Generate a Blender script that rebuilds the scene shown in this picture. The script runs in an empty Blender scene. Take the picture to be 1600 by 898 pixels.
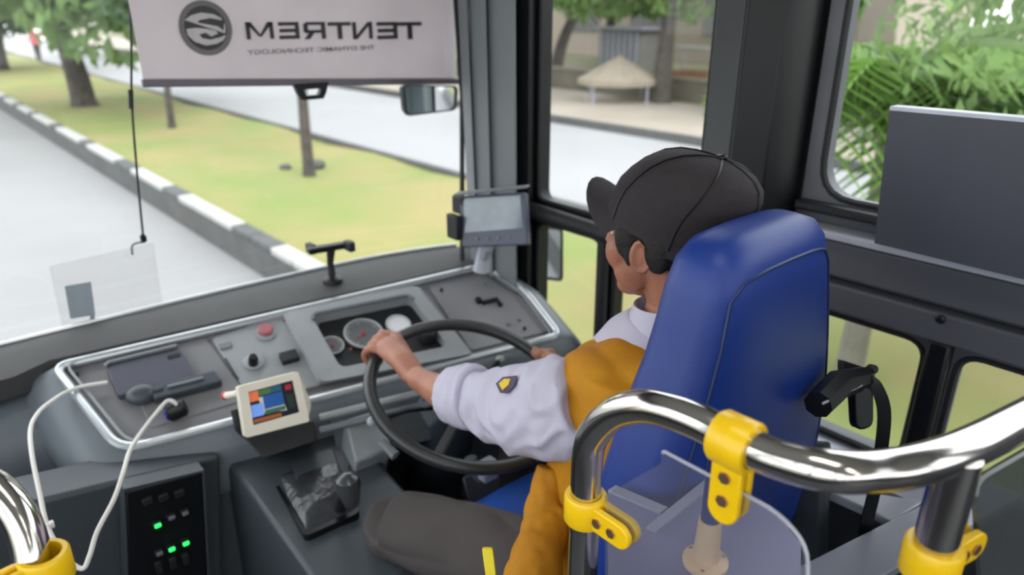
import bpy, bmesh, math, random
from mathutils import Vector, Matrix, Euler, noise
random.seed(7)
S = bpy.context.scene
COL = S.collection
PI = math.pi

# ------------------------------------------------------------------ camera
FPX = 1113.0                                  # focal length in pixels of the 1600 x 898 photograph
PITCH = math.atan(439 / FPX); YAW = math.radians(41.3)
CAM = Vector((0, 0, 1.5))
cd = bpy.data.cameras.new('camera'); cam = bpy.data.objects.new('camera', cd); COL.objects.link(cam)
cam.location = CAM; cam.rotation_euler = (PI / 2 - PITCH, 0, -YAW)
cd.sensor_width = 36; cd.lens = FPX / 1600 * 36; cd.clip_start = .02; cd.clip_end = 400
cd.dof.use_dof = True; cd.dof.focus_distance = 0.98; cd.dof.aperture_fstop = 3.2
S.camera = cam
S.view_settings.view_transform = 'Standard'; S.view_settings.look = 'None'
S.view_settings.gamma = 1; S.view_settings.use_curve_mapping = False
S.view_settings.exposure = 0.48
# ------------------------------------------------------------------ sky (bright thin overcast) and soft sun
w = bpy.data.worlds.new('overcast_sky'); S.world = w; w.use_nodes = True
nt = w.node_tree; nt.nodes.clear()
wo = nt.nodes.new('ShaderNodeOutputWorld'); bg = nt.nodes.new('ShaderNodeBackground')
tc = nt.nodes.new('ShaderNodeTexCoord'); sx = nt.nodes.new('ShaderNodeSeparateXYZ'); rp = nt.nodes.new('ShaderNodeValToRGB')
nt.links.new(tc.outputs['Generated'], sx.inputs[0]); nt.links.new(sx.outputs['Z'], rp.inputs[0])
rp.color_ramp.elements[0].position = 0.0; rp.color_ramp.elements[0].color = (.93, .925, .93, 1)
rp.color_ramp.elements[1].position = 1.0; rp.color_ramp.elements[1].color = (.90, .93, .97, 1)
nt.links.new(rp.outputs[0], bg.inputs[0]); bg.inputs[1].default_value = 2.7
nt.links.new(bg.outputs[0], wo.inputs[0])
sd = bpy.data.lights.new('sun', 'SUN'); sd.energy = 1.6; sd.angle = math.radians(25); sd.color = (1, .96, .88)
so = bpy.data.objects.new('sun', sd); COL.objects.link(so); so.rotation_euler = (math.radians(38), math.radians(-16), math.radians(15))

# ------------------------------------------------------------------ pixel -> point on a real plane
Fh = Vector((math.sin(YAW), math.cos(YAW), 0)); Rh = Vector((math.cos(YAW), -math.sin(YAW), 0)); UZ = Vector((0, 0, 1))
FW = Fh * math.cos(PITCH) - UZ * math.sin(PITCH); UP = Fh * math.sin(PITCH) + UZ * math.cos(PITCH)
def ray(x, y): return FW + Rh * ((x - 800) / FPX) + UP * ((449 - y) / FPX)
def D(x, y, d): return CAM + ray(x, y) * d
def on(x, y, ax, v):
    r = ray(x, y); return CAM + r * ((v - CAM[ax]) / r[ax])
def onpl(x, y, p0, n, off=0):
    r = ray(x, y); q = p0 + n * off; return CAM + r * ((q - CAM).dot(n) / r.dot(n))

# ------------------------------------------------------------------ materials
def s2l(c): return tuple(((v / 255) / 12.92 if v <= 10 else (((v / 255) + .055) / 1.055) ** 2.4) for v in c)
MC = {}
def mat(name, rgb, rough=.5, metal=0., spec=.5, var=.08, vs=8., bump=0., bs=80., coat=0., rgb2=None, lin=False, emit=None, trans=0., aniso=None):
    if name in MC: return MC[name]
    m = bpy.data.materials.new(name); m.use_nodes = True; nt = m.node_tree; b = nt.nodes['Principled BSDF']
    c = rgb if lin else s2l(rgb)
    c2 = s2l(rgb2) if rgb2 else tuple(min(1, v * (1 - 2 * var)) for v in c)
    t = nt.nodes.new('ShaderNodeTexCoord'); n = nt.nodes.new('ShaderNodeTexNoise'); n.inputs['Scale'].default_value = vs; n.inputs['Detail'].default_value = 4
    nt.links.new(t.outputs['Object'], n.inputs['Vector'])
    r = nt.nodes.new('ShaderNodeValToRGB'); r.color_ramp.elements[0].position = .35; r.color_ramp.elements[1].position = .65
    r.color_ramp.elements[0].color = (*c2, 1); r.color_ramp.elements[1].color = (*c, 1)
    nt.links.new(n.outputs['Fac'], r.inputs[0]); nt.links.new(r.outputs[0], b.inputs['Base Color'])
    b.inputs['Roughness'].default_value = rough; b.inputs['Metallic'].default_value = metal
    b.inputs['Specular IOR Level'].default_value = spec; b.inputs['Coat Weight'].default_value = coat
    if bump:
        n2 = nt.nodes.new('ShaderNodeTexNoise'); n2.inputs['Scale'].default_value = bs; n2.inputs['Detail'].default_value = 3
        nt.links.new(t.outputs['Object'], n2.inputs['Vector'])
        bp = nt.nodes.new('ShaderNodeBump'); bp.inputs['Strength'].default_value = bump; bp.inputs['Distance'].default_value = .01
        nt.links.new(n2.outputs['Fac'], bp.inputs['Height']); nt.links.new(bp.outputs[0], b.inputs['Normal'])
    if emit: b.inputs['Emission Color'].default_value = (*s2l(emit[0]), 1); b.inputs['Emission Strength'].default_value = emit[1]
    if trans:
        o = nt.nodes['Material Output']; tl = nt.nodes.new('ShaderNodeBsdfTranslucent'); mx = nt.nodes.new('ShaderNodeMixShader')
        nt.links.new(r.outputs[0], tl.inputs[0]); mx.inputs[0].default_value = trans
        nt.links.new(b.outputs[0], mx.inputs[1]); nt.links.new(tl.outputs[0], mx.inputs[2]); nt.links.new(mx.outputs[0], o.inputs[0])
    MC[name] = m; return m
def glassmat(name, tint, gloss=.06, rough=.02, haze=0., hazecol=(200, 200, 210)):
    m = bpy.data.materials.new(name); m.use_nodes = True; nt = m.node_tree; nt.nodes.clear()
    o = nt.nodes.new('ShaderNodeOutputMaterial'); t = nt.nodes.new('ShaderNodeBsdfTransparent'); g = nt.nodes.new('ShaderNodeBsdfGlossy')
    fr = nt.nodes.new('ShaderNodeFresnel'); fr.inputs['IOR'].default_value = 1.35 if gloss < .08 else 1.5
    t.inputs[0].default_value = (*tint, 1); g.inputs['Roughness'].default_value = rough
    mx = nt.nodes.new('ShaderNodeMixShader'); ge = nt.nodes.new('ShaderNodeNewGeometry'); mu = nt.nodes.new('ShaderNodeMath'); mu.operation = 'SUBTRACT'; mu.use_clamp = True
    nt.links.new(fr.outputs[0], mu.inputs[0]); nt.links.new(ge.outputs['Backfacing'], mu.inputs[1]); nt.links.new(mu.outputs[0], mx.inputs[0])   # reflect on the outer face only
    nt.links.new(t.outputs[0], mx.inputs[1]); nt.links.new(g.outputs[0], mx.inputs[2]); last = mx
    if haze:
        d = nt.nodes.new('ShaderNodeBsdfDiffuse'); d.inputs[0].default_value = (*s2l(hazecol), 1)
        m2 = nt.nodes.new('ShaderNodeMixShader'); m2.inputs[0].default_value = haze
        nt.links.new(mx.outputs[0], m2.inputs[1]); nt.links.new(d.outputs[0], m2.inputs[2]); last = m2
    nt.links.new(last.outputs[0], o.inputs[0]); return m

# ------------------------------------------------------------------ mesh helpers
class MB:
    def __init__(s): s.v = []; s.f = []
    def add(s, vs, fs):
        k = len(s.v); s.v += [Vector(q) for q in vs]; s.f += [tuple(i + k for i in f) for f in fs]; return s
    def box(s, c, d, rot=None):
        c = Vector(c); q = []
        for x in (-.5, .5):
            for y in (-.5, .5):
                for z in (-.5, .5):
                    p = Vector((x * d[0], y * d[1], z * d[2])); q.append(c + (rot @ p if rot else p))
        return s.add(q, [(0, 1, 3, 2), (4, 6, 7, 5), (0, 4, 5, 1), (2, 3, 7, 6), (0, 2, 6, 4), (1, 5, 7, 3)])
    def lim(s, x0, x1, y0, y1, z0, z1): return s.box(((x0 + x1) / 2, (y0 + y1) / 2, (z0 + z1) / 2), (x1 - x0, y1 - y0, z1 - z0))
    def rings(s, rs, cap=True, loop=False):
        k = len(s.v); n = len(rs[0])
        for r in rs: s.v += [Vector(q) for q in r]
        m = len(rs)
        for i in range(m if loop else m - 1):
            a = k + i * n; b = k + ((i + 1) % m) * n
            for j in range(n): s.f.append((a + j, a + (j + 1) % n, b + (j + 1) % n, b + j))
        if cap and not loop:
            s.f.append(tuple(k + j for j in reversed(range(n)))); s.f.append(tuple(k + (m - 1) * n + j for j in range(n)))
        return s
    def tube(s, pts, r, n=10, loop=False, cap=True, flat=1.):
        pts = [Vector(p) for p in pts]; m = len(pts); rs = r if isinstance(r, (list, tuple)) else [r] * m
        T = []
        for i in range(m):
            a = pts[i - 1] if (i > 0 or loop) else pts[0]; b = pts[(i + 1) % m] if (i < m - 1 or loop) else pts[-1]
            T.append((b - a).normalized())
        u = T[0].orthogonal().normalized() if abs(T[0].z) > .9 else T[0].cross(UZ).normalized()
        R = []
        for i in range(m):
            u = (u - T[i] * u.dot(T[i])).normalized(); v = T[i].cross(u)
            R.append([pts[i] + (u * math.cos(2 * PI * k / n) + v * math.sin(2 * PI * k / n) * flat) * rs[i] for k in range(n)])
        return s.rings(R, cap, loop)
    def lathe(s, prof, c, ax=(0, 0, 1), n=20, cap=True):
        c = Vector(c); a = Vector(ax).normalized(); u = a.orthogonal().normalized(); v = a.cross(u)
        return s.rings([[c + a * h + (u * math.cos(2 * PI * k / n) + v * math.sin(2 * PI * k / n)) * r for k in range(n)] for r, h in prof], cap)
    def prism(s, poly, off):
        off = Vector(off); a = [Vector(q) for q in poly]; return s.rings([a, [q + off for q in a]])
    def ell(s, c, r, rot=None, n=16, m=10):
        c = Vector(c); R = []
        for i in range(1, m):
            t = PI * i / m
            ring = []
            for k in range(n):
                p = Vector((r[0] * math.sin(t) * math.cos(2 * PI * k / n), r[1] * math.sin(t) * math.sin(2 * PI * k / n), -r[2] * math.cos(t)))
                ring.append(c + (rot @ p if rot else p))
            R.append(ring)
        return s.rings(R)
    def frame(s, outer, inner, off):
        """flat ring between two loops of the same length, given thickness off"""
        off = Vector(off); a = [Vector(q) for q in outer]; b = [Vector(q) for q in inner]
        return s.rings([a, b, [q + off for q in b], [q + off for q in a]], False, True)

def fin(o, smooth=True, ang=35):
    me = o.data
    bm = bmesh.new(); bm.from_mesh(me); bmesh.ops.recalc_face_normals(bm, faces=bm.faces); bm.to_mesh(me); bm.free()
    if smooth:
        for p in me.polygons: p.use_smooth = True
        if ang < 180: me.set_sharp_from_angle(angle=math.radians(ang))
def origin(p):
    q = Vector((0, 0, 0))
    while p: q += p.location; p = p.parent
    return q
def build(name, mb, m, parent=None, smooth=True, bevel=0, ang=35, label=None):
    base = origin(parent) if parent else None
    if base is None:
        lo = [min(v[i] for v in mb.v) for i in range(3)]; hi = [max(v[i] for v in mb.v) for i in range(3)]
        base = Vector(((lo[0] + hi[0]) / 2, (lo[1] + hi[1]) / 2, lo[2]))
    me = bpy.data.meshes.new(name); me.from_pydata([v - base for v in mb.v], [], mb.f); me.update()
    o = bpy.data.objects.new(name, me); COL.objects.link(o)
    if parent: o.parent = parent
    else: o.location = base
    for mm in (m if isinstance(m, list) else [m]): me.materials.append(mm)
    fin(o, smooth, ang)
    if bevel:
        b = o.modifiers.new('bevel', 'BEVEL'); b.width = bevel; b.segments = 2; b.limit_method = 'ANGLE'; b.angle_limit = math.radians(40)
    if label: o['label'] = label
    return o
def thing(name, label, cat, loc, group=None):
    o = bpy.data.objects.new(name, None); COL.objects.link(o); o.location = Vector(loc); o.empty_display_size = .05
    o['label'] = label; o['category'] = cat
    if group: o['group'] = group
    return o
def tag(o, label, cat, group=None):
    o['label'] = label; o['category'] = cat
    if group: o['group'] = group
    return o
def struct(name, mb, m, **k):
    o = build(name, mb, m, **k)
    if not k.get('parent'): o['kind'] = 'structure'
    return o
def sroot(name, loc):
    o = bpy.data.objects.new(name, None); COL.objects.link(o); o.location = Vector(loc); o['kind'] = 'structure'; o.empty_display_size = .05; return o
def spline(pts, n=8, closed=False):
    pts = [Vector(p) for p in pts]; out = []; m = len(pts)
    for i in range(m if closed else m - 1):
        p0 = pts[i - 1] if (i > 0 or closed) else pts[0]; p1 = pts[i]; p2 = pts[(i + 1) % m]; p3 = pts[(i + 2) % m] if (i + 2 < m or closed) else pts[-1]
        for k in range(n):
            t = k / n
            out.append(.5 * ((2 * p1) + (p2 - p0) * t + (2 * p0 - 5 * p1 + 4 * p2 - p3) * t * t + (3 * p1 - p0 - 3 * p2 + p3) * t ** 3))
    if not closed: out.append(pts[-1])
    return out
def roundpoly(pts, r, n=5):
    """corner-rounded closed polygon (3D), r scalar or per corner"""
    pts = [Vector(p) for p in pts]; out = []; m = len(pts)
    for i in range(m):
        rr = r[i] if isinstance(r, (list, tuple)) else r
        p = pts[i]; a = (pts[i - 1] - p); b = (pts[(i + 1) % m] - p); la = a.length; lb = b.length
        q = min(rr, la * .48, lb * .48); A = p + a / la * q; B = p + b / lb * q
        if rr <= 0: out += [p] * (n + 1); continue
        for k in range(n + 1):
            t = k / n; out.append(A * (1 - t) ** 2 + p * 2 * t * (1 - t) + B * t * t)
    return out
def rotto(zv, xv=None):
    z = Vector(zv).normalized(); x = Vector(xv) if xv is not None else z.orthogonal(); x = (x - z * x.dot(z)).normalized(); y = z.cross(x)
    return Matrix((x, y, z)).transposed()

# ------------------------------------------------------------------ palette
M_road = mat('concrete_road', (136, 135, 136), .9, var=.05, vs=.35, bump=.2, bs=60)
M_road2 = mat('far_road', (146, 145, 147), .9, var=.04, vs=.3)
M_side = mat('pale_sidewalk', (158, 148, 138), .9, rgb2=(142, 132, 120), vs=.5)
M_grassg = mat('median_grass', (112, 124, 66), .95, rgb2=(136, 126, 82), vs=.55, bump=.3, bs=30)
M_kerbw = mat('white_kerb_paint', (165, 165, 162), .7, var=.05, vs=6)
M_kerbd = mat('worn_black_kerb_paint', (84, 85, 86), .8, var=.12, vs=8)
M_kerb = mat('kerb_concrete', (86, 86, 85), .9, var=.1, vs=3)
M_bark = mat('bark', (82, 76, 72), .9, var=.18, vs=6, bump=.6, bs=20)
M_leaf = mat('green_leaves', (122, 150, 84), .6, rgb2=(92, 120, 70), vs=1.2, trans=.35)
M_leafd = mat('dark_leaves', (88, 112, 80), .6, rgb2=(64, 86, 66), vs=1.2, trans=.3)
M_palm = mat('palm_leaf', (124, 160, 76), .5, rgb2=(100, 136, 66), vs=2, trans=.4)
M_dgrey = mat('charcoal_trim', (64, 66, 70), .45, var=.06, vs=5, bump=.04, bs=300)
M_wallg = mat('dark_grey_wall_panel', (74, 76, 84), .5, var=.05, vs=4, bump=.03, bs=300)
M_black = mat('black_paint', (8, 9, 15), .42, spec=.35, var=.05)
M_blackm = mat('matt_black', (20, 21, 25), .6, var=.08)
M_pil = mat('grey_pillar_trim', (114, 119, 123), .45, var=.05, vs=4)
M_sill = mat('pale_grey_sill', (170, 172, 184), .35, var=.05)
M_dash = mat('moulded_grey_plastic', (146, 149, 152), .5, var=.06, vs=6, bump=.08, bs=400)
M_dashp = mat('dark_grey_panel', (120, 119, 122), .45, var=.06, vs=6)
M_body = mat('blue_grey_plastic', (98, 105, 112), .42, var=.06, vs=5, bump=.05, bs=400)
M_low = mat('dark_lower_plastic', (62, 68, 74), .45, var=.06, vs=5)
M_trim = mat('satin_silver_trim', (200, 204, 208), .28, metal=.55, var=.04)
M_pad = mat('dark_top_pad', (58, 57, 58), .7, var=.08, vs=10, bump=.1, bs=200)
M_chrome = mat('polished_steel', (214, 208, 204), .14, metal=1, var=.02, vs=20)
M_yel = mat('yellow_clamp_plastic', (238, 192, 12), .32, var=.04)
M_blue = mat('blue_leatherette', (12, 48, 128), .44, var=.05, vs=5, bump=.04, bs=500)
M_blues = mat('blue_side_leatherette', (36, 78, 158), .38, var=.05, vs=5, bump=.04, bs=500)
M_vis = mat('grey_shade_fabric', (218, 211, 214), .8, var=.03, vs=6, bump=.05, bs=600, trans=.5)
M_ink = mat('dark_print', (48, 44, 46), .6, var=.03)
M_inkg = mat('grey_print', (120, 116, 118), .5, var=.03)
M_skin = mat('brown_skin', (166, 112, 88), .5, rgb2=(148, 94, 74), vs=14, bump=.05, bs=200)
M_skin.node_tree.nodes['Principled BSDF'].inputs['Subsurface Weight'].default_value = .12
M_skin.node_tree.nodes['Principled BSDF'].inputs['Subsurface Radius'].default_value = (.012, .004, .002)
M_hair = mat('black_hair', (18, 14, 14), .7, var=.15, vs=60, bump=.25, bs=260)
M_cap = mat('black_mesh_cap', (38, 31, 36), .8, var=.1, vs=40, bump=.35, bs=420)
M_shirt = mat('pale_lilac_shirt', (184, 180, 198), .8, var=.03, vs=10, bump=.1, bs=500)
M_vest = mat('mustard_vest', (208, 144, 12), .75, rgb2=(188, 124, 8), vs=8, bump=.12, bs=400, trans=.25)
M_trou = mat('charcoal_trousers', (74, 68, 68), .85, var=.08, vs=12, bump=.15, bs=400)
M_wheel = mat('soft_black_rim', (44, 46, 48), .38, var=.06, vs=20, bump=.08, bs=300)
M_cable = mat('white_cable', (214, 210, 204), .45, var=.03)
M_cream = mat('cream_plastic', (226, 220, 204), .4, var=.03)
M_dev = mat('slate_plastic', (66, 66, 80), .42, var=.05)
M_shelf = mat('grey_violet_sheet', (120, 118, 146), .4, var=.04, vs=4)
M_ledge = mat('pale_steel_ledge', (152, 154, 168), .35, metal=.1, var=.04, vs=4)
M_bolt = mat('copper_bolt', (188, 150, 128), .3, metal=.9)
G_win = glassmat('window_glass', (.93, .95, .95))
G_acr = glassmat('clear_acrylic', (.86, .87, .92), gloss=.2, haze=.05)

# ================================================================== OUTSIDE
ROADZ = -1.34; GZ = -1.0
def quad(x0, x1, y0, y1, z, nx=1, ny=1, amp=0):
    mb = MB(); vs = []; fs = []
    for i in range(nx + 1):
        for j in range(ny + 1):
            x = x0 + (x1 - x0) * i / nx; y = y0 + (y1 - y0) * j / ny
            vs.append((x, y, z + (amp * noise.noise(Vector((x * .4, y * .4, 1))) if amp else 0)))
    for i in range(nx):
        for j in range(ny):
            a = i * (ny + 1) + j; fs.append((a, a + ny + 1, a + ny + 2, a + 1))
    mb.add(vs, fs); return mb
struct('near_road', quad(-14, 2.95, -30, 90, ROADZ, 1, 1), M_road)
struct('grass_median', quad(3.02, 6.75, -30, 90, GZ, 12, 200, .10), M_grassg)
struct('far_road', quad(6.7, 12.3, -30, 90, -1.12, 1, 1), M_road2)
struct('sidewalk', quad(12.4, 17, -30, 90, -1.0, 1, 1), M_side)
struct('far_ground', quad(17, 90, -40, 120, -1.02, 1, 1), mat('dusty_ground', (130, 124, 104), .95, rgb2=(104, 106, 78), vs=.25))
struct('left_verge', quad(-60, -14, -40, 120, -1.1, 1, 1), mat('left_verge_grass', (100, 108, 64), .95, vs=.3))
# painted kerb, stone by stone
kr = sroot('kerb', (2.95, 10, ROADZ))
wh = [(4.2, 5.6), (6.15, 7.2), (8.3, 10.2), (10.9, 12.5), (13.45, 15.4), (16.0, 18.1), (18.8, 20.8), (21.35, 22.9), (23.6, 25.0), (25.8, 27.4)]
build('kerb_base', MB().lim(2.86, 3.04, -20, 60, ROADZ, -.99), M_kerb, kr)
def kstone(y0, y1, m):
    n = max(1, round((y1 - y0) / .62)); L = (y1 - y0) / n
    for i in range(n):
        a = y0 + i * L
        build('kerb_stone', MB().box((2.95, a + L / 2, -.952), (.2, L - .02, .085)), m, kr, bevel=.02)
y = 1.2
for a, b in wh:
    kstone(y, a, M_kerbd); kstone(a, b, M_kerbw); y = b
for k in range(2):
    build('kerb_line', MB().lim([6.68, 12.3][k], [6.80, 12.45][k], -20, 60, ROADZ, GZ + .05), M_kerb, kr)
def leaves(c, r, n, size, seed):
    rr = random.Random(seed); mb = MB(); c = Vector(c); blobs = [(c + Vector((rr.uniform(-.6, .6) * r[0], rr.uniform(-.6, .6) * r[1], rr.uniform(-.5, .5) * r[2])), rr.uniform(.3, .55)) for _ in range(12)]
    for i in range(n):
        bc, br = rr.choice(blobs); d = Vector((rr.gauss(0, 1), rr.gauss(0, 1), rr.gauss(0, 1))).normalized() * rr.uniform(.55, 1) ** .5
        p = bc + Vector((d.x * r[0] * br, d.y * r[1] * br, d.z * r[2] * br)); R = Euler((rr.uniform(0, 6.3), rr.uniform(0, 6.3), rr.uniform(0, 6.3))).to_matrix(); s = size * rr.uniform(.6, 1.3)
        mb.add([p + R @ Vector(q) for q in ((-s, 0, 0), (0, -s * .45, .1 * s), (s, 0, 0), (0, s * .45, .1 * s))], [(0, 1, 2, 3)])
    return mb
def tree(loc, h, tr, crown, cr, n, label, lean=(0, 0), ms=None, size=.16, seed=1, group=None, branches=5):
    t = thing('tree', label, 'tree', loc, group); loc = Vector(loc); ms = ms or M_leaf
    pts = [loc + Vector((lean[0] * k * k * .1, lean[1] * k * k * .1, h * k / 4 - .05)) for k in range(5)]
    rr = random.Random(seed)
    tp = MB().tube(spline(pts, 3), [tr * (1.35 if i == 0 else 1.1 - .55 * i / 13) for i in range(13)], 10)
    build('trunk', tp, M_bark, t)
    cc = loc + Vector(crown)
    for k in range(branches):
        a = k * 2.4; e = cc + Vector((math.cos(a) * cr[0] * .6, math.sin(a) * cr[1] * .6, rr.uniform(-.1, .4) * cr[2]))
        s = pts[3] if k % 2 else pts[4]
        build('branch', MB().tube(spline([s, (s + e) / 2 + Vector((0, 0, .25)), e], 4), [tr * .5 * (1 - .09 * i) for i in range(9)], 6), M_bark, t)
    f = build('foliage', leaves(cc, cr, n, size, seed), ms, t, smooth=False); f['kind'] = 'stuff'
    return t
tree((4.35, 22.5, GZ), 3.2, .30, (.2, 0, 3.6), (4.4, 4.2, 2.5), 5200, 'stout grey tree on the median near the upper left corner of the windscreen', (-.3, 0), seed=3, size=.24)
tree((4.95, 10.5, GZ), 3.4, .085, (0, 0, 4.3), (1.5, 1.5, 1.0), 900, 'slim young tree on the median under the roller shade', (.1, 0), seed=5)
tree((4.6, 38, GZ), 3.4, .22, (0, 0, 3.6), (4.2, 4.2, 2.6), 3600, 'distant median tree far up the road beyond the stout tree', (.3, 0), M_leafd, seed=9, size=.3)
tree((4.9, 17.0, GZ), 2.7, .075, (0, 0, 3.1), (1.3, 1.6, 1.2), 1300, 'thin tree seen just left of the roller shade edge', (.2, 0), M_leafd, seed=11)
tree((19.9, 20.1, GZ), 3.2, .24, (-1.0, 0, 4.2), (3.8, 3.6, 2.2), 4600, 'leaning dark trunked tree across the road beside the windscreen pillar', (1.6, .4), M_leafd, seed=13, size=.22)
tree((16.6, 12.6, GZ), 3.0, .26, (0, 0, 4.0), (3.6, 3.4, 2.1), 4600, 'upright tree beside the pale canopy across the road', (.1, 0), M_leaf, seed=17, size=.2)
tree((16.3, 8.6, GZ), 2.5, .14, (0, 0, 2.3), (1.8, 1.6, 1.9), 2600, 'bright leafy tree against the black door pillar across the road', (.1, 0), M_palm, seed=19)
tree((20, 31, GZ), 3.4, .25, (0, 0, 4.6), (5, 5, 3), 4200, 'tree behind the roller shade on the far side of the road', (.1, 0), M_leafd, seed=23, size=.3)
tree((13.2, 46, GZ), 3.4, .25, (0, 0, 3.6), (6, 5, 3.4), 4200, 'tree beyond the bend at the far left of the windscreen', (.1, 0), M_leaf, seed=29, size=.3)
tree((24, 12, GZ), 3.4, .25, (0, 0, 4.6), (5, 5, 2.6), 3600, 'bushy tree behind the stalls across the road', (.1, 0), M_leafd, seed=31, size=.3)
tree((25, 22, GZ), 3.4, .25, (0, 0, 4.4), (5, 5, 2.6), 3200, 'tall tree behind the pale building', (.1, 0), M_leaf, seed=37, size=.3)
# far building, wall and stalls
b = thing('building', 'pale beige building with dark openings behind the trees', 'building', (34, 27, -1))
build('wall', MB().lim(30, 38, 12, 46, -1, 4.2), mat('pale_render', (160, 148, 136), .9, var=.05, vs=.3), b)
build('roof', MB().lim(29.6, 38.4, 11.6, 46.4, 4.2, 4.5), M_ledge, b)
for k in range(7): build('window', MB().lim(29.96, 30.05, 14 + 4.4 * k, 16.2 + 4.4 * k, .2, 2), mat('dark_window', (110, 108, 110), .2), b)
b = thing('low_wall', 'low grey brown wall behind the far sidewalk', 'wall', (17.4, 12, -1.02))
for k in range(12): build('wall_panel', MB().lim(17.3, 17.5, -2 + 2.6 * k, .56 + 2.6 * k, -1.02, -.42), mat('weathered_wall', (100, 94, 84), .9, var=.15, vs=1), b)
build('coping', MB().lim(17.25, 17.55, -2, 29.2, -.42, -.36), mat('wall_coping', (120, 114, 104), .9), b)
cp = on(965, 158, 2, -1.0)
c = thing('canopy', 'pale cream market canopy on posts across the road', 'canopy', cp)
cw, chh = 1.15, .95
top = cp + Vector((0, 0, 1.25)); ring = [cp + Vector((cw * math.cos(a), cw * math.sin(a), .62)) for a in [PI / 4 * k for k in range(8)]]
ring2 = [q - Vector((0, 0, .14)) for q in ring]
mb = MB(); mb.add([top] + ring + ring2, [(0, 1 + k, 1 + (k + 1) % 8) for k in range(8)] + [(1 + k, 9 + k, 9 + (k + 1) % 8, 1 + (k + 1) % 8) for k in range(8)])
build('canopy_cover', mb, mat('cream_tarpaulin', (172, 160, 146), .8, trans=.3), c, smooth=False)
for k in range(0, 8, 2): build('post', MB().tube([ring[k] * .9 + (cp + Vector((0, 0, .62))) * .1, (ring[k] * .9 + cp * .1) * 1 - Vector((0, 0, .62))], .035, 6), M_ledge, c)
sp = on(1085, 150, 2, -1.0)
c = thing('market_stall', 'orange and grey market stall right of the pale canopy', 'stall', sp)
build('counter', MB().box(sp + Vector((0, 0, .35)), (.9, 1.4, .7)), mat('orange_sheet', (150, 100, 74), .8), c)
build('stall_roof', MB().box(sp + Vector((0, 0, 1.35)), (1.3, 2.0, .08)), mat('pale_sheet', (150, 146, 142), .8), c)
for sxx in (-.55, .55):
    for syy in (-.9, .9): build('post', MB().box(sp + Vector((sxx, syy, .65)), (.05, .05, 1.3)), M_ledge, c)
sp = on(935, 112, 2, -1.0) + Vector((2, 0, 0))
c = thing('kiosk', 'grey slatted kiosk behind the pale canopy', 'kiosk', sp)
build('cabin', MB().box(sp + Vector((0, 0, .8)), (1.6, 2.2, 1.6)), mat('grey_sheet', (118, 116, 114), .8), c)
build('roof', MB().box(sp + Vector((0, 0, 1.66)), (1.9, 2.6, .1)), M_ledge, c)
for k in range(7): build('slat', MB().box(sp + Vector((-.82, -.95 + .31 * k, .8)), (.05, .16, 1.4)), M_ledge, c)
# people far up the road: one person in a red top, walking
def walker(p, shirt, label, hgt=1.6):
    p = Vector(p); t = thing('person', label, 'person', p); k = hgt / 1.7
    mb = MB(); mb.tube([p + Vector((0, 0, .8 * k)), p + Vector((0, 0, 1.1 * k)), p + Vector((0, 0, 1.38 * k)), p + Vector((0, 0, 1.5 * k))], [.15 * k, .15 * k, .17 * k, .05 * k], 8)
    for s in (-1, 1): mb.tube([p + Vector((.18 * s, 0, 1.4)) * k + p * (1 - k), p + Vector((.24 * s, .06, 1.1)) * k + p * (1 - k), p + Vector((.22 * s, .2, .9)) * k + p * (1 - k)] if False else [p + Vector((.18 * s, 0, 1.4)) * k, p + Vector((.24 * s, .03, 1.1)) * k, p + Vector((.22 * s, -.12, .88)) * k], [.06, .05, .04], 6)
    build('shirt', mb, shirt, t)
    mb = MB()
    for s in (-1, 1): mb.tube([p + Vector((.08 * s, 0, .85)) * k, p + Vector((.09 * s, .08 * s, .45)) * k, p + Vector((.09 * s, .16 * s, .03)) * k], [.09, .07, .05], 7)
    build('trousers', mb, M_trou, t)
    build('head', MB().ell(p + Vector((0, 0, 1.6 * k)), (.09, .1, .12)).tube([p + Vector((0, 0, 1.4 * k)), p + Vector((0, 0, 1.55 * k))], .05), M_skin, t)
    return t
walker(on(62, 95, 2, -1), mat('red_shirt', (214, 110, 116), .8), 'person in a red top standing far up the grass median')
# small white sign posts and stones on the median
sp = on(490, 262, 2, -.97)
tag(build('stone', MB().ell(sp + Vector((.12, .1, .02)), (.14, .12, .09)).ell(sp + Vector((-.35, .3, .01)), (.1, .1, .06)), M_kerb), 'grey stone beside the slim tree on the median', 'stone')

# palm by the right rear window
pb = on(1325, 585, 2, -1.0)
pt = thing('palm_tree', 'bright green palm with drooping fronds outside the rear side window', 'palm', pb)
build('trunk', MB().tube([pb, pb + Vector((.02, 0, .6)), pb + Vector((.05, .03, 1.3)), pb + Vector((.05, .05, 2.0))], [.10, .085, .08, .075], 10), mat('pale_palm_trunk', (122, 119, 110), .9, var=.12, vs=5, bump=.5, bs=12), pt)
fm = None; rr = random.Random(4)
def frond(L, droop, seed):
    r2 = random.Random(seed); mb = MB(); n = 22; sp = []
    for i in range(n + 1):
        t = i / n; sp.append(Vector((L * t * (1 - .18 * t), 0, L * (.75 * t - droop * t * t))))
    mb.tube(sp[::3], .012, 5)
    for i in range(2, n):
        t = i / n; wl = .42 * L * math.sin(PI * min(1, t * .9 + .12)) ** .7 + .05
        for s in (-1, 1):
            a = sp[i]; e = a + Vector((wl * .55, s * wl, -wl * .5 + r2.uniform(-.05, .05))); mid = (a + e) / 2 + Vector((0, 0, .04)); wd = Vector((.022, 0, .004))
            mb.add([a - wd, a + wd, mid + wd * 1.2, e, mid - wd * 1.2], [(0, 1, 2, 4), (4, 2, 3)])
    return mb
protos = []
for k in range(3):
    me = bpy.data.meshes.new('frond'); q = frond(1.15 + .14 * k, .95 + .22 * k, k); me.from_pydata(q.v, [], q.f); me.materials.append(M_palm if k else M_leaf); protos.append(me)
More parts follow.
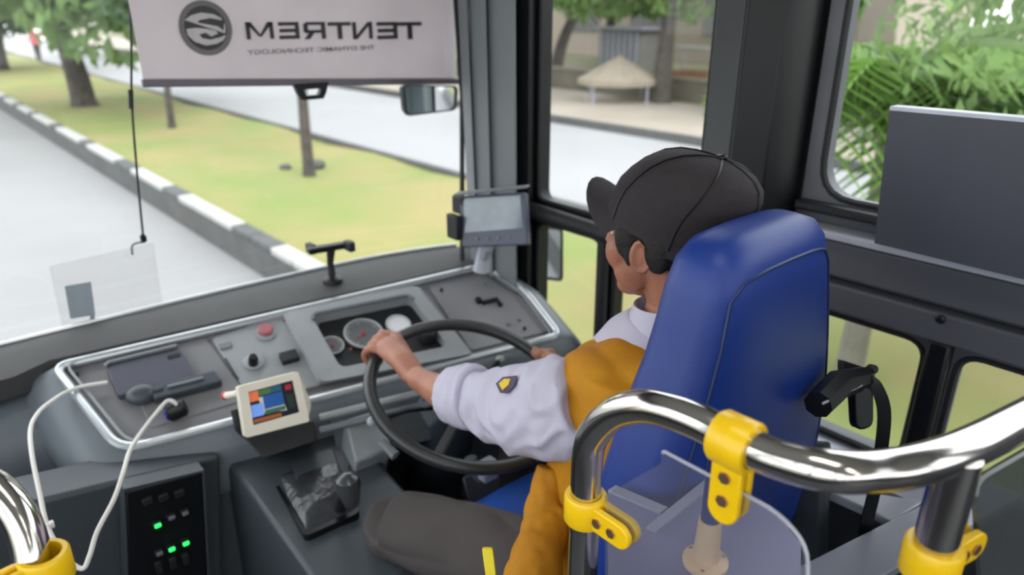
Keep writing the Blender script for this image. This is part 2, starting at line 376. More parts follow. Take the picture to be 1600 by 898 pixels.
for k in range(26):
    o = bpy.data.objects.new('frond', protos[k % 3]); COL.objects.link(o); o.parent = pt; o.location = (.05, .05, 1.95 + .04 * (k // 6))
    o.rotation_euler = (rr.uniform(-.15, .15), rr.uniform(-.35, .45), k * 2.4 + rr.uniform(-.2, .2))
def shrub(x, y, r, h, ms, label, n=2600, seed=1, size=.12):
    t = thing('shrub', label, 'shrub', (x, y, GZ))
    for k in range(4): build('stem', MB().tube([(x, y, GZ - .03), (x + .3 * math.cos(k * 1.6), y + .3 * math.sin(k * 1.6), GZ + h * .5)], [.03, .015], 6), M_bark, t)
    f = build('foliage', leaves((x, y, GZ + h * .58), (r, r, h * .55), n, size, seed), ms, t, smooth=False); f['kind'] = 'stuff'
tree((5.9, .2, GZ), 2.2, .08, (0, 0, 3.0), (1.9, 2.2, 1.7), 16000, 'leafy green tree behind the palm outside the rear side window', (.1, 0), M_leaf, seed=41, size=.05)
tree((7.4, -3.2, GZ), 2.2, .1, (0, 0, 2.4), (2.0, 2.6, 2.0), 12000, 'dark leafy tree behind the grey board outside', (.1, 0), M_leafd, seed=43, size=.055)
tree((16.0, 2.8, GZ), 2.6, .15, (0, 0, 2.6), (3, 3, 2.4), 3600, 'green tree across the road behind the palm', (.1, 0), M_leaf, seed=47, size=.2)
tree((17, -2.6, GZ), 2.6, .15, (0, 0, 2.6), (3.2, 3, 2.4), 3600, 'tree across the road behind the rear side window', (.1, 0), M_palm, seed=53, size=.2)

# ================================================================== BUS SHELL
WX = 1.5; YB = -4.2; XL = -1.0; ZR = 2.42
struct('floor', MB().lim(XL, WX + .05, YB, 2.0, -.06, 0), mat('grey_bus_floor', (74, 76, 80), .6, var=.1, vs=6))
struct('ceiling', MB().lim(XL, WX + .05, YB, 2.1, ZR, ZR + .05), mat('white_roof_lining', (206, 206, 202), .6, var=.03))
def panel_y(name, m, y0, y1, z0, z1, hy0, hy1, hz0, hz1, r, x0=WX, t=.05, parent=None):
    n = 5
    inner = roundpoly([(x0, hy0, hz0), (x0, hy1, hz0), (x0, hy1, hz1), (x0, hy0, hz1)], r, n)
    oc = [(x0, y0, z0), (x0, y1, z0), (x0, y1, z1), (x0, y0, z1)]; outer = []
    for q in oc: outer += [Vector(q)] * (n + 1)
    o = build(name, MB().frame(outer, inner, (t, 0, 0)), m, parent, ang=30)
    if not parent: o['kind'] = 'structure'
    return o
def seal(parent, hy0, hy1, hz0, hz1, r, x0, m, rad=.008):
    build('rubber_seal', MB().tube(roundpoly([(x0, hy0, hz0), (x0, hy1, hz0), (x0, hy1, hz1), (x0, hy0, hz1)], r, 5), rad, 6, True), m, parent)
def window(n, hy0, hy1, hz0, hz1, r, fr, m, x0=WX):
    w_ = sroot('window_%d' % n, (x0, (hy0 + hy1) / 2, hz0))
    panel_y('window_frame', m, fr[0], fr[1], fr[2], fr[3], hy0, hy1, hz0, hz1, r, x0, .05, w_)
    seal(w_, hy0, hy1, hz0, hz1, r, x0 + .004, M_blackm)
    build('pane', MB().lim(x0 + .026, x0 + .030, hy0 - .01, hy1 + .01, hz0 - .01, hz1 + .01), G_win, w_, smooth=False)
    return w_
# front cab windows: upper, lower fore, lower aft
window(1, 1.0, 1.585, .935, 2.05, .035, (.99, 1.60, .905, 2.2), M_black)
window(2, 1.31, 1.585, .36, .868, .045, (1.287, 1.60, .30, .905), M_black)
window(3, .99, 1.262, .36, .868, .045, (.975, 1.287, .30, .905), M_black)
# round rubber-edged rail between them
build('window_bar', MB().tube([(1.478, 1.60, .905), (1.478, .98, .895)], .026, 12), M_blackm)['kind'] = 'structure'
build('window_post', MB().tube([(1.482, 1.288, .88), (1.482, 1.285, .3)], .019, 12), M_blackm)['kind'] = 'structure'
# rear: upper window and two lower ones
window(4, -.9, .70, 1.115, 2.05, .08, (-1.0, .735, 1.09, 2.2), mat('dull_grey_frame', (96, 97, 104), .45))
window(5, .425, .76, .57, .862, .045, (.395, .80, .50, .885), M_wallg)
window(6, -.25, .365, .57, .862, .045, (-.32, .395, .50, .885), M_wallg)
w3 = sroot('wall_right', (WX, -1, 0))
build('wall_panel', MB().lim(WX, WX + .05, YB, 1.6, 0, .30), M_low, w3)
build('wall_panel', MB().lim(WX, WX + .05, YB, .975, .30, .50), M_low, w3)
build('wall_panel', MB().lim(WX, WX + .05, YB, 1.6, 2.2, ZR), M_pil, w3)
build('wall_panel', MB().lim(WX, WX + .05, .80, .975, .30, 1.09), M_wallg, w3)
build('wall_panel', MB().lim(WX, WX + .05, YB, .80, .885, 1.09), M_wallg, w3, label='grey band between the upper and lower windows')
build('wall_panel', MB().lim(WX, WX + .05, YB, -.32, .5, .885), M_wallg, w3)
build('moulding', MB().lim(1.475, WX, YB, .735, .955, 1.035), M_wallg, w3, bevel=.006)
build('moulding', MB().lim(1.458, WX, YB, .735, .885, .948), M_wallg, w3, bevel=.006)
build('moulding', MB().lim(1.44, WX, YB, .735, 1.045, 1.062), M_sill, w3, bevel=.004, label='pale top edge of the window sill')
build('moulding', MB().lim(1.465, WX, YB, .735, 1.088, 1.108), M_blackm, w3, bevel=.006)
sc_ = on(1470, 498, 0, 1.458)
build('screw', MB().lathe([(.009, 0), (.009, .004), (.005, .007)], sc_, (-1, 0, 0), 12), M_black, w3)
build('post', MB().lim(1.47, WX, .373, .418, .5, .885), M_black, w3, bevel=.008)
# rear right and back, left side and front of the body
for k in range(2):
    build('post', MB().lim(1.46, WX + .05, -1.15 - 1.6 * k, -1.0 - 1.6 * k, 1.06, 2.2), M_pil, w3)
build('pane', MB().lim(1.526, 1.53, YB, -1.0, 1.09, 2.2), G_win, w3, smooth=False)
wl = sroot('wall_left', (XL, -1, 0))
build('wall_panel', MB().lim(XL - .05, XL, YB, 2.0, 0, .75), M_wallg, wl)
build('wall_panel', MB().lim(XL - .05, XL, YB, 2.0, 2.2, ZR), M_pil, wl)
for yy in (-4.1, -2.7, -1.3, .15, .95, 1.95): build('post', MB().lim(XL - .05, XL + .03, yy - .05, yy + .05, .75, 2.2), M_pil, wl)
build('pane', MB().lim(XL - .03, XL - .026, YB, 2.0, .75, 2.2), G_win, wl, smooth=False)
wb = sroot('wall_back', (.25, YB, 0))
build('wall_panel', MB().lim(XL, WX, YB - .05, YB, 0, 1.0), M_wallg, wb); build('wall_panel', MB().lim(XL, WX, YB - .05, YB, 2.1, ZR), M_pil, wb)
build('pane', MB().lim(XL, WX, YB - .03, YB - .026, 1.0, 2.1), G_win, wb, smooth=False)
# windscreen arc: plan curve
def scr(x): return 2.06 - .035 * (x + .2) ** 2 - .065 * max(0, (x - .9) / .5) ** 2.4
XS = [-1.0 + 2.5 * k / 24 for k in range(25)]
wf = sroot('wall_front', (.2, 2.0, 0))
build('wall_panel', MB().rings([[(x, scr(x) + .02, z) for x in XS] + [(x, scr(x) + .07, z) for x in reversed(XS)] for z in (0, .68)]), M_low, wf)
build('wall_panel', MB().rings([[(x, scr(x) + .02, z) for x in XS] + [(x, scr(x) + .07, z) for x in reversed(XS)] for z in (1.95, ZR)]), M_dgrey, wf)
ws = sroot('window_7', (.2, 2.0, .68))
build('pane', MB().rings([[(x, scr(x) + .03, z) for x in XS] + [(x, scr(x) + .034, z) for x in reversed(XS)] for z in (.67, 1.96)]), G_win, ws, ang=20, label='curved windscreen glass')
build('rubber_seal', MB().tube([(x, scr(x) + .02, .70) for x in XS], .012, 8), M_blackm, ws)
build('rubber_seal', MB().tube([D(722, 420, 2.33), D(722, 300, 2.30), D(722, 150, 2.24), D(712, 0, 2.2), D(712, -60, 2.2)], .008, 8), M_blackm, ws)
# windscreen pillar: stepped grey trim and black rear part
def colm(name, plan, m, z0=0, z1=2.3, parent=None, tilt=(0, 0)):
    return build(name, MB().rings([[(x + (tilt[0] * (z - 1.1)), y + tilt[1] * (z - 1.1), z) for x, y in plan] for z in (z0, z1)]), m, parent, bevel=.004)
wp = sroot('trim_1', (1.45, 1.7, 0))
P = lambda x, dd: (lambda q: (q.x, q.y))(D(x, 300, dd))
colm('pillar_trim', [P(728, 2.24), P(741, 2.20), P(743, 2.36), P(730, 2.36)], M_pil, parent=wp, tilt=(-.03, 0))
colm('pillar_trim', [P(742, 2.215), P(766, 2.17), P(768, 2.36), P(744, 2.36)], M_pil, parent=wp, tilt=(-.02, 0))
colm('pillar_trim', [P(767, 2.19), P(806, 2.13), (1.55, 1.74), (1.50, 1.88)], M_pil, parent=wp, tilt=(-.01, 0))
colm('pillar_post', [P(804, 2.15), (1.462, 1.655), (1.47, 1.598), (1.55, 1.598), (1.55, 1.78)], M_black, parent=wp)
bt = D(740, 52, 2.17)
build('button_catch', MB().lathe([(.006, 0), (.009, .006), (.009, .02), (.004, .026)], bt, (bt - D(740, 52, 2.3)), 12), M_blackm, wp)
# door pillar behind the driver
bp_ = sroot('trim_2', (1.45, .85, 0))
colm('pillar_trim', [(1.475, .985), (1.455, .90), (1.55, .90), (1.55, .985)], M_dgrey, parent=bp_)
colm('pillar_post', [(1.455, .90), (1.40, .86), (1.40, .775), (1.45, .745), (1.55, .745), (1.55, .90)], M_black, parent=bp_)
# ceiling lights
for k in range(3):
    t = thing('ceiling_light', ['rearmost lit ceiling lamp strip above the aisle', 'middle lit ceiling lamp strip above the aisle', 'front lit ceiling lamp strip nearest the windscreen'][k], 'lamp', (.25, -3.4 + 1.7 * k, ZR - .04), 'ceiling lamps')
    build('housing', MB().lim(.1, .4, -3.8 + 1.7 * k, -2.7 + 1.7 * k, ZR - .03, ZR), M_sill, t)
    build('diffuser', MB().lim(.13, .37, -3.77 + 1.7 * k, -2.73 + 1.7 * k, ZR - .04, ZR - .028), mat('lit_diffuser', (255, 255, 250), .5, emit=((255, 250, 240), 5.)), t)
# grey board in front of the rear side window
bd = thing('partition_board', 'large flat grey board with pale top edge in front of the side window', 'board', (1.4, .2, 1.06))
q = [on(1390, 172, 0, 1.40), on(1366, 380, 0, 1.40)]
build('panel', MB().prism([q[0], q[1], (1.40, -.8, 1.055), (1.40, -.8, 1.335)], (.028, 0, 0)), mat('blue_grey_board', (64, 66, 78), .45, var=.04), bd)
build('top_edge', MB().prism([q[0] + Vector((-.001, 0, .0)), (1.399, -.8, 1.335), (1.399, -.8, 1.342), q[0] + Vector((-.001, 0, .007))], (.034, 0, 0)), mat('pale_edge_strip', (196, 200, 216), .3), bd)
for k in range(2): build('bracket', MB().lim(1.428, 1.5, .3 - .7 * k, .34 - .7 * k, 1.062, 1.12), M_pil, bd)

# ================================================================== ROLLER SHADE
YV = 1.93
sh = thing('sun_shade', 'pulled down grey roller shade with mirrored dark lettering', 'shade', (1.0, YV, 1.3))
q0 = on(224, 126, 1, YV); q1 = on(714, 124, 1, YV); q1.x = min(q1.x, 1.462)
zt = 1.88; xl, xr = q0.x, q1.x
zb0, zb1 = q0.z, q1.z; tk = .003
mb = MB(); N = 24; R0 = []
rows = 10
for j in range(rows + 1):
    row = []
    for i in range(N + 1):
        x = xl + (xr - xl) * i / N; zb = zb0 + (zb1 - zb0) * i / N; z = zb + (zt - zb) * j / rows
        row.append(Vector((x, YV + .0025 * math.sin(i * 1.1 + j * .2) * (1 - j / rows), z)))
    R0.append(row)
vs = [v for r_ in R0 for v in r_] + [v + Vector((0, tk * .3, 0)) for r_ in R0 for v in r_]
fs = []; o_ = (N + 1) * (rows + 1)
for j in range(rows):
    for i in range(N):
        a = j * (N + 1) + i; fs += [(a, a + 1, a + N + 2, a + N + 1), (a + o_, a + N + 1 + o_, a + N + 2 + o_, a + 1 + o_)]
build('shade_fabric', MB().add(vs, fs), M_vis, sh, ang=180)
build('bottom_bar', MB().prism([(xl - .004, YV - .008, zb0 - .015), (xr + .004, YV - .008, zb1 - .015), (xr + .004, YV - .008, zb1 + .004), (xl - .004, YV - .008, zb0 + .004)], (0, .016, 0)), mat('dark_bar', (104, 99, 106), .4), sh, bevel=.003)
build('roller', MB().tube([(xl - .03, YV - .03, zt), (xr - .02, YV - .03, zt)], .028, 14), M_pil, sh)
hz = on(486, 140, 1, YV - .01)
hp = [(-.052, .018), (.052, .018), (.042, -.010), (.032, -.026), (-.032, -.026), (-.042, -.010)]
hi = [(-.026, .002), (.026, .002), (.024, -.006), (.019, -.015), (-.019, -.015), (-.024, -.006)]
build('pull_handle', MB().frame([hz + Vector((a, -.008, c_)) for a, c_ in hp], [hz + Vector((a, -.008, c_)) for a, c_ in hi], (0, .016, 0)), M_black, sh)
# shade lettering, mirrored because the shade is seen from its back
def VP(px, py): return on(px, py, 1, YV - .0045)
def strokes(polys, ox, oy, sx_, sy_, m, name='letter'):
    """polys in letter space (x right, y up, 0..1), placed in the plane of the shade"""
    for pl in polys: pass
    mb = MB()
    for pl in polys: mb.prism([Vector((ox + sx_ * a, YV - .0045, oy + sy_ * b_)) for a, b_ in pl], (0, .0012, 0))
    return build(name, mb, m, sh, smooth=False)
def rct(a, b_, c_, d): return [(a, c_), (b_, c_), (b_, d), (a, d)]
tt = .2
GL = {'T': [rct(0, 1, .78, 1), rct(.4, .6, 0, .8)], 'E': [rct(0, 1, .78, 1), rct(.2, .96, .39, .61), rct(0, 1, 0, .22), rct(0, .2, .22, .78)],
      'N': [rct(0, .19, 0, 1), rct(.81, 1, 0, 1), [(.0, 1), (.22, 1), (1, 0), (.78, 0)]],
      'R': [rct(0, .2, 0, 1), rct(.2, .9, .82, 1), rct(.8, 1, .45, .92), rct(.2, .95, .36, .54), [(.5, .4), (.75, .4), (1, 0), (.75, 0)]],
      'M': [rct(0, .15, 0, 1), rct(.85, 1, 0, 1), [(0, 1), (.2, 1), (.55, .15), (.45, .15)], [(.8, 1), (1, 1), (.55, .15), (.45, .15)]]}
# px extents (right edge, left edge) of the mirrored word, letter by letter
pos = [('T', 661, 609), ('E', 600, 572), ('N', 562, 518), ('T', 534, 488) if False else ('T', 531, 487), ('R', 508, 470), ('E', 468, 436), ('M', 430, 386)]
pos = [('T', 660, 622), ('E', 622, 590), ('N', 583, 552), ('T', 550, 514), ('R', 510, 476), ('E', 469, 437), ('M', 429, 386)]
for ch, xa, xb in pos:
    a = VP(xa, 62 if False else 60.5); b_ = VP(xb, 60.5); t_ = VP(xa, 34)
    strokes(GL[ch], a.x, a.z, b_.x - a.x, t_.z - a.z, M_ink)
def textobj(body, size, name, m, parent, mtx, ext=.0006, off=0.):
    cu = bpy.data.curves.new(name, 'FONT'); cu.body = body; cu.size = size; cu.extrude = ext; cu.align_x = 'CENTER'; cu.align_y = 'CENTER'; cu.offset = off; cu.resolution_u = 3
    o = bpy.data.objects.new(name, cu); COL.objects.link(o); dg = bpy.context.evaluated_depsgraph_get(); dg.update()
    me = bpy.data.meshes.new_from_object(o.evaluated_get(dg)); bpy.data.objects.remove(o)
    me.transform(Matrix.Translation(-origin(parent)) @ mtx)
    me.name = name; o = bpy.data.objects.new(name, me); COL.objects.link(o); me.materials.clear(); me.materials.append(m); o.parent = parent; return o
c_ = (VP(386, 79) + VP(586, 77)) / 2; wd_ = VP(586, 77).x - VP(386, 79).x
mt = Matrix.Translation(c_) @ Matrix(((-1, 0, 0, 0), (0, 0, -1, 0), (0, 1, 0, 0), (0, 0, 0, 1)))
to = textobj('THE DYNAMIC TECHNOLOGY', .0165, 'small_lettering', M_inkg, sh, mt, off=.0002)
wcur = max(v.co.x for v in to.data.vertices) - min(v.co.x for v in to.data.vertices)
cx0 = c_.x - origin(sh).x
for v in to.data.vertices: v.co.x = cx0 + (v.co.x - cx0) * wd_ / wcur
# round emblem: grey ring, dark disc, pale two-part S bands
lc = VP(322, 44); lr = (VP(364, 44).x - VP(281, 44).x) / 2
def disc(r0, r1, n=40):
    return [[lc + Vector((r_ * math.cos(2 * PI * k / n), 0, r_ * math.sin(2 * PI * k / n))) for k in range(n)] for r_ in (r0, r1)]
d_ = disc(lr, lr * .80); build('emblem_ring', MB().frame(d_[0], d_[1], (0, .001, 0)), mat('emblem_grey', (104, 98, 100), .4), sh, smooth=False)
build('emblem_disc', MB().prism(disc(lr * .80, .01)[0], (0, .001, 0)), mat('emblem_black', (30, 27, 29), .4), sh, smooth=False)
def LG(pl): return [lc + Vector((lr * a, -.0012, lr * b_)) for a, b_ in pl]
mb = MB()
mb.prism(LG([(-.74, .30), (-.5, .46), (-.1, .56), (.35, .50), (.62, .36), (.66, .28), (.2, .36), (-.2, .30), (-.3, .2), (.05, .14), (.45, .06), (.66, -.1), (.7, .1), (.74, .2), (.74, .0), (.7, -.2), (.5, -.08), (.1, .02), (-.45, .10), (-.66, .2)][:16]), (0, .001, 0))
mb.prism(LG([(-.74, -.02), (-.4, .02), (.0, -.02), (.35, -.10), (.42, -.2), (.15, -.30), (-.05, -.16), (-.3, -.22), (-.2, -.36), (.1, -.42), (.5, -.34), (.72, -.26), (.6, -.45), (.3, -.58), (-.1, -.62), (-.5, -.48), (-.72, -.24)]), (0, .001, 0))
build('emblem_band', mb, mat('emblem_pale', (190, 184, 186), .4), sh, smooth=False)
# pull cord hanging in front of the windscreen
cpn = [on(200, -60, 1, 1.98), on(205, 60, 1, 1.98), on(206, 160, 1, 1.98), on(215, 280, 1, 1.98), on(224, 372, 1, 1.98)]
co = thing('pull_cord', 'thin dark cord hanging down the windscreen left of the shade', 'cord', cpn[-1])
build('cord', MB().tube(spline(cpn, 4), .0028, 6), M_blackm, co)
build('weight', MB().lathe([(.003, 0), (.008, .004), (.008, .018), (.003, .024)], cpn[-1] - Vector((0, 0, .012)), (0, 0, 1), 10), M_black, co)
build('toggle', MB().tube([on(204, 140, 1, 1.98), on(205, 170, 1, 1.98)], .006, 8), M_blackm, co)
# transparent sticker sheet with grey tag
def WSP(x, y, off=.01):
    q = on(x, y, 1, 2.0)
    for _ in range(4): q = on(x, y, 1, scr(q.x) + .03 - off)
    return q
st = thing('windscreen_sticker', 'clear plastic sheet with a small grey square stuck low on the windscreen', 'sticker', WSP(170, 510))
G_st = glassmat('clear_sheet', (.95, .95, .95), haze=.025, hazecol=(140, 140, 145))
build('clear_sheet', MB().prism(roundpoly([WSP(76, 415), WSP(240, 378), WSP(258, 500), WSP(105, 545)], .008, 3), (0, .0015, 0)), G_st, st)
build('grey_tag', MB().prism([WSP(101, 447, .014), WSP(142, 440, .014), WSP(149, 492, .014), WSP(110, 498, .014)], (0, .002, 0)), mat('slate_tag', (150, 160, 168), .5), st, label='small slate grey square on the sheet')
build('tag_stem', MB().prism([WSP(141, 492, .014), WSP(148, 492, .014), WSP(146, 522, .014), WSP(140, 522, .014)], (0, .002, 0)), MC['slate_tag'], st)
build('hanger', MB().tube(spline([WSP(207, 398), WSP(206, 385), WSP(212, 380), WSP(224, 378)], 3), .003, 5), M_pil, st)
# exterior mirrors
def ext_mirror(pix, X, Y, label, up=True):
    ce_ = [on(a, b_, 1, Y) for a, b_ in pix]; ce_ = sum(ce_, Vector()) / 4; mn_ = Vector((-.28, -.96, 0)); c4 = [onpl(a, b_, ce_, mn_) for a, b_ in pix]; cen = sum(c4, Vector()) / 4
    t = thing('exterior_mirror', label, 'mirror', cen)
    rim = roundpoly(c4, .02, 4); inn = [cen + (q - cen) * .90 for q in rim]
    build('mirror_frame', MB().frame(rim, inn, (0, .012, 0)), M_blackm, t)
    build('housing', MB().prism([q + Vector((0, .010, 0)) for q in inn], (0, .03, 0)), M_black, t)
    build('mirror_glass', MB().prism([q + Vector((0, .006, 0)) for q in inn], (0, .004, 0)), mat('mirror_silver', (225, 230, 235), .03, metal=1, var=0), t)
    a = cen + Vector((0, .05, 0))
    build('arm', MB().tube(spline([a, a + Vector((0, .06, .2)), a + Vector((-.02, .02, .62)), Vector((a.x * .96, 2.02, 2.15))] if up else [a, a + Vector((-.03, .05, .02)), Vector((1.53, a.y + .05, a.z + .03))], 5), .012, 8), M_black, t)
    return t
ext_mirror([(628, 132), (716, 134), (714, 172), (634, 182)], 0, 2.16, 'dark framed exterior mirror hanging below the roller shade corner')
ext_mirror([(846, 352), (880, 356), (880, 440), (846, 436)], 0, 1.72, 'tall exterior mirror seen through the lower cab window', False)

# ================================================================== DASHBOARD
A = on(100, 570, 2, .70); B_ = on(755, 415, 2, .72); C_ = on(200, 703, 2, .58)
DN = (B_ - A).cross(C_ - A).normalized()
if DN.z < 0: DN = -DN
DU = (B_ - A).normalized(); DV = DN.cross(DU)           # DU across the dash, DV up the panel towards the screen
def DP(x, y, off=0.): return onpl(x, y, A, DN, off)
DR = rotto(DN, DU)
da = thing('dashboard', 'grey driver dashboard with silver trim running under the windscreen', 'dashboard', (.8, 1.6, 0))
trim = roundpoly([DP(86, 574), DP(757, 416), DP(818, 452), DP(874, 524), DP(480, 628), DP(188, 705)], [.03, .03, .05, .03, 0, .05], 5)
build('panel_base', MB().prism([q - DN * .012 for q in trim], -DN * .02), M_dashp, da)
# moulded body around and below
cen = sum(trim, Vector()) / len(trim)
def grow(loop, g, dz):
    out = []; m = len(loop)
    for i in range(m):
        d = (loop[i] - cen); d.z = 0; d.normalize(); out.append(loop[i] + d * g + Vector((0, 0, dz)))
    return out
def clipf(loop):     # keep inside the windscreen and the side wall
    out = []
    for q in loop:
        q = q.copy(); q.x = min(q.x, 1.495); q.y = min(q.y, scr(q.x) + .015); out.append(q)
    return out
rgs = [[q + Vector((0, 0, -.014)) for q in trim], trim, grow(trim, .02, .0), grow(trim, .055, -.014), grow(trim, .085, -.05), grow(trim, .09, -.11), grow(trim, .075, -.16), grow(trim, .05, -.175)]
build('body_shell', MB().rings([clipf(r_) for r_ in rgs], False), M_body, da, ang=60)
low = clipf(grow(trim, .045, -.17)); low2 = clipf(grow(trim, .035, -.26)); low3 = [Vector((q.x, q.y, .02)) for q in clipf(grow(trim, .0, 0))]
build('lower_body', MB().rings([low, low2, low3]), M_low, da, ang=60)
build('silver_trim', MB().tube([q + DN * .002 for q in trim], .0105, 10, True), M_trim, da)
build('silver_trim', MB().tube([q + DN * .004 for q in grow(trim, -.022, .003)], .0035, 6, True), M_dash, da)
# dark top pad between panel and windscreen
top = []
xs = [-.9 + 2.3 * k / 30 for k in range(31)]
def tpz(x): return .705 + .012 * x
padb = [Vector((x, scr(x) + .012, tpz(x) + .005)) for x in xs]
def edgey(x):
    if x < .17: return 1.84
    t = (x - A.x) / (B_.x - A.x); return A.y + (B_.y - A.y) * t + .022 - max(0, x - B_.x) * 1.2
padf = [Vector((x, edgey(x), tpz(x) + .004)) for x in xs]
padm = [(a * .4 + b_ * .6) + Vector((0, 0, .016)) for a, b_ in zip(padb, padf)]
mb = MB(); L_ = [padf, padm, padb, [q - Vector((0, 0, .05)) for q in padb], [q - Vector((0, 0, .05)) for q in padf]]
mb.rings([[l[i] for l in L_] for i in range(31)])
build('top_pad', mb, M_pad, da, ang=50)
build('defroster_lip', MB().tube([padb[i] + Vector((0, -.03, .008)) for i in range(31)], .006, 6), M_trim, da)
# left extension of the dash towards the door
build('left_shelf', MB().rings([[(-.95, 1.72, .02), (.2, 1.74, .02), (.2, 1.97, .02), (-.95, 1.97, .02)], [(-.95, 1.70, .5), (.2, 1.74, .5), (.2, 1.97, .5), (-.95, 1.97, .5)], [(-.95, 1.76, .62), (.2, 1.80, .62), (.2, 1.98, .68), (-.95, 1.98, .68)]]), M_body, da, bevel=.03)
# raised panels inside the trim: left tray, switch field, right panel
def dpanel(pix, off0, off1, m, name, r=.012, bev=.003, parent=da, lab=None):
    pl = roundpoly([DP(a, b_, off1) for a, b_ in pix], r, 3)
    return build(name, MB().prism(pl, DN * (off0 - off1)), m, parent, bevel=bev, label=lab)
dpanel([(330, 528), (442, 490), (505, 600), (395, 628)], -.014, -.004, M_dash, 'switch_panel')
dpanel([(668, 446), (752, 426), (822, 468), (862, 516), (735, 548)], -.014, -.005, M_dashp, 'right_panel')
dpanel([(190, 560), (322, 526), (392, 622), (235, 668)], -.014, -.008, M_dashp, 'tray_mat')
# instrument binnacle: raised surround with a sloping bezel
bo = roundpoly([DP(440, 492), DP(655, 446), DP(742, 556), DP(498, 602)], .018, 5)
b1 = roundpoly([DP(444, 488, .03), DP(650, 445, .03), DP(738, 552, .02), DP(503, 597, .02)], .018, 5)
b2 = roundpoly([DP(486, 492, .028), DP(640, 461, .028), DP(700, 540, .018), DP(532, 574, .018)], .02, 5)
b3 = roundpoly([DP(494, 505, -.006), DP(640, 475, -.006), DP(694, 545, -.006), DP(530, 578, -.006)], .02, 5)
build('binnacle', MB().rings([bo, b1, b2, b3], False), M_dash, da, ang=30)
bc = build('instrument_face', MB().prism([q - DN * .004 for q in b3], DN * .004), M_blackm, da)
build('binnacle_hood', MB().tube([q + DN * .002 for q in b2[:12]], .006, 6), M_body, da)
def gauge(px, py, r, face, ticks=True, ring=M_trim, needle=True, name='gauge'):
    c0 = DP(px, py, -.002); g = build(name, MB().lathe([(r, -.001), (r, .003)], c0, DN, 32), face, da)
    d0 = [[c0 + DN * .003 + (DU * math.cos(2 * PI * k / 32) + DV * math.sin(2 * PI * k / 32)) * rr_ for k in range(32)] for rr_ in (r * 1.06, r * .94)]
    build('bezel', MB().frame(d0[0], d0[1], DN * .004), ring, g)
    if ticks:
        mb = MB()
        for k in range(21):
            a = math.radians(-135 + 270 * k / 20 + 90); u = DU * math.cos(a) + DV * math.sin(a); v = DN.cross(u)
            r0_ = r * (.72 if k % 5 == 0 else .8)
            mb.prism([c0 + DN * .0034 + u * r0_ - v * .0007, c0 + DN * .0034 + u * r * .9 - v * .0007, c0 + DN * .0034 + u * r * .9 + v * .0007, c0 + DN * .0034 + u * r0_ + v * .0007], DN * .0006)
        build('tick_marks', mb, M_cream, g, smooth=False)['kind'] = 'stuff'
    if needle:
        a = math.radians(210); u = DU * math.cos(a) + DV * math.sin(a); v = DN.cross(u)
        build('needle', MB().prism([c0 + DN * .005 - v * .0016, c0 + DN * .005 + u * r * .8, c0 + DN * .005 + v * .0016], DN * .001).lathe([(r * .1, .003), (r * .1, .008)], c0, DN, 12), mat('red_needle', (170, 50, 54), .5), g)
    return g
M_face = mat('gauge_face', (96, 98, 102), .35, var=.05)
gauge(568, 522, .052, M_face); gauge(519, 541, .030, M_face)
gauge(622, 508, .034, mat('white_dial', (226, 226, 228), .4), False, needle=False)
mb = MB()
for k in range(4):
    q = DP(548 + k * 13, 545 - 3 * k, .002); mb.box(q, (.008, .004, .002), DR)
build('warning_lamps', mb, mat('dull_red', (150, 70, 76), .5), da)
kn = DP(668, 524, .008)
build('black_knob', MB().lathe([(.024, -.01), (.024, .015), (.02, .022), (.012, .024)], kn, DN, 20), M_blackm, da)
# small furniture on the dash panel
def rnd(px, py, r, h, m, name, parent=da, lab=None): return build(name, MB().lathe([(r, -.012), (r, h * .7), (r * .8, h), (r * .2, h)], DP(px, py), DN, 18), m, parent, label=lab)
rnd(415, 517, .020, .012, mat('faded_red_button', (158, 84, 92), .4), 'hazard_button', lab='faded red round button')
rnd(415, 520, .026, .002, M_dash, 'button_collar')
kz = rnd(396, 566, .026, .006, M_dash, 'ignition_collar')
rnd(396, 570, .012, .034, M_black, 'ignition_knob')
build('rocker_switch', MB().box(DP(452, 558, .002), (.045, .034, .02), DR), M_blackm, da, bevel=.003)
build('rocker_switch', MB().box(DP(352, 540, -.002), (.03, .02, .006), DR), M_dashp, da, bevel=.002)
build('panel_groove', MB().tube([DP(352, 560, -.002), DP(372, 592, -.002)], .002, 5), M_black, da)
for px, py in ((446, 500), (470, 606), (118, 583), (690, 452), (820, 512), (640, 590)):
    rnd(px, py, .005, .003, M_black, 'screw')
hd = thing('handle_recess', 'x', 'x', (0, 0, 0)); bpy.data.objects.remove(hd)
build('latch_recess', MB().box(DP(766, 470, .0), (.055, .012, .012), DR).box(DP(748, 469, .0), (.016, .02, .014), DR).box(DP(781, 474, .0), (.008, .022, .014), DR), M_black, da, bevel=.002)
for px, py in ((757, 442), (795, 505), (812, 498)): rnd(px, py, .006, .002, M_dashp, 'screw_cover')
# lower slats under the trim, right half
for k, (y0_, y1_) in enumerate(((664, 572), (684, 594))):
    a = D(500, y0_ - 12, 1.70 - .02 * k); b_ = D(868, y1_ - 12, 1.78 - .02 * k)
    build('lower_strip', MB().tube([a, b_], .009, 8), M_dash if k == 0 else M_body, da)
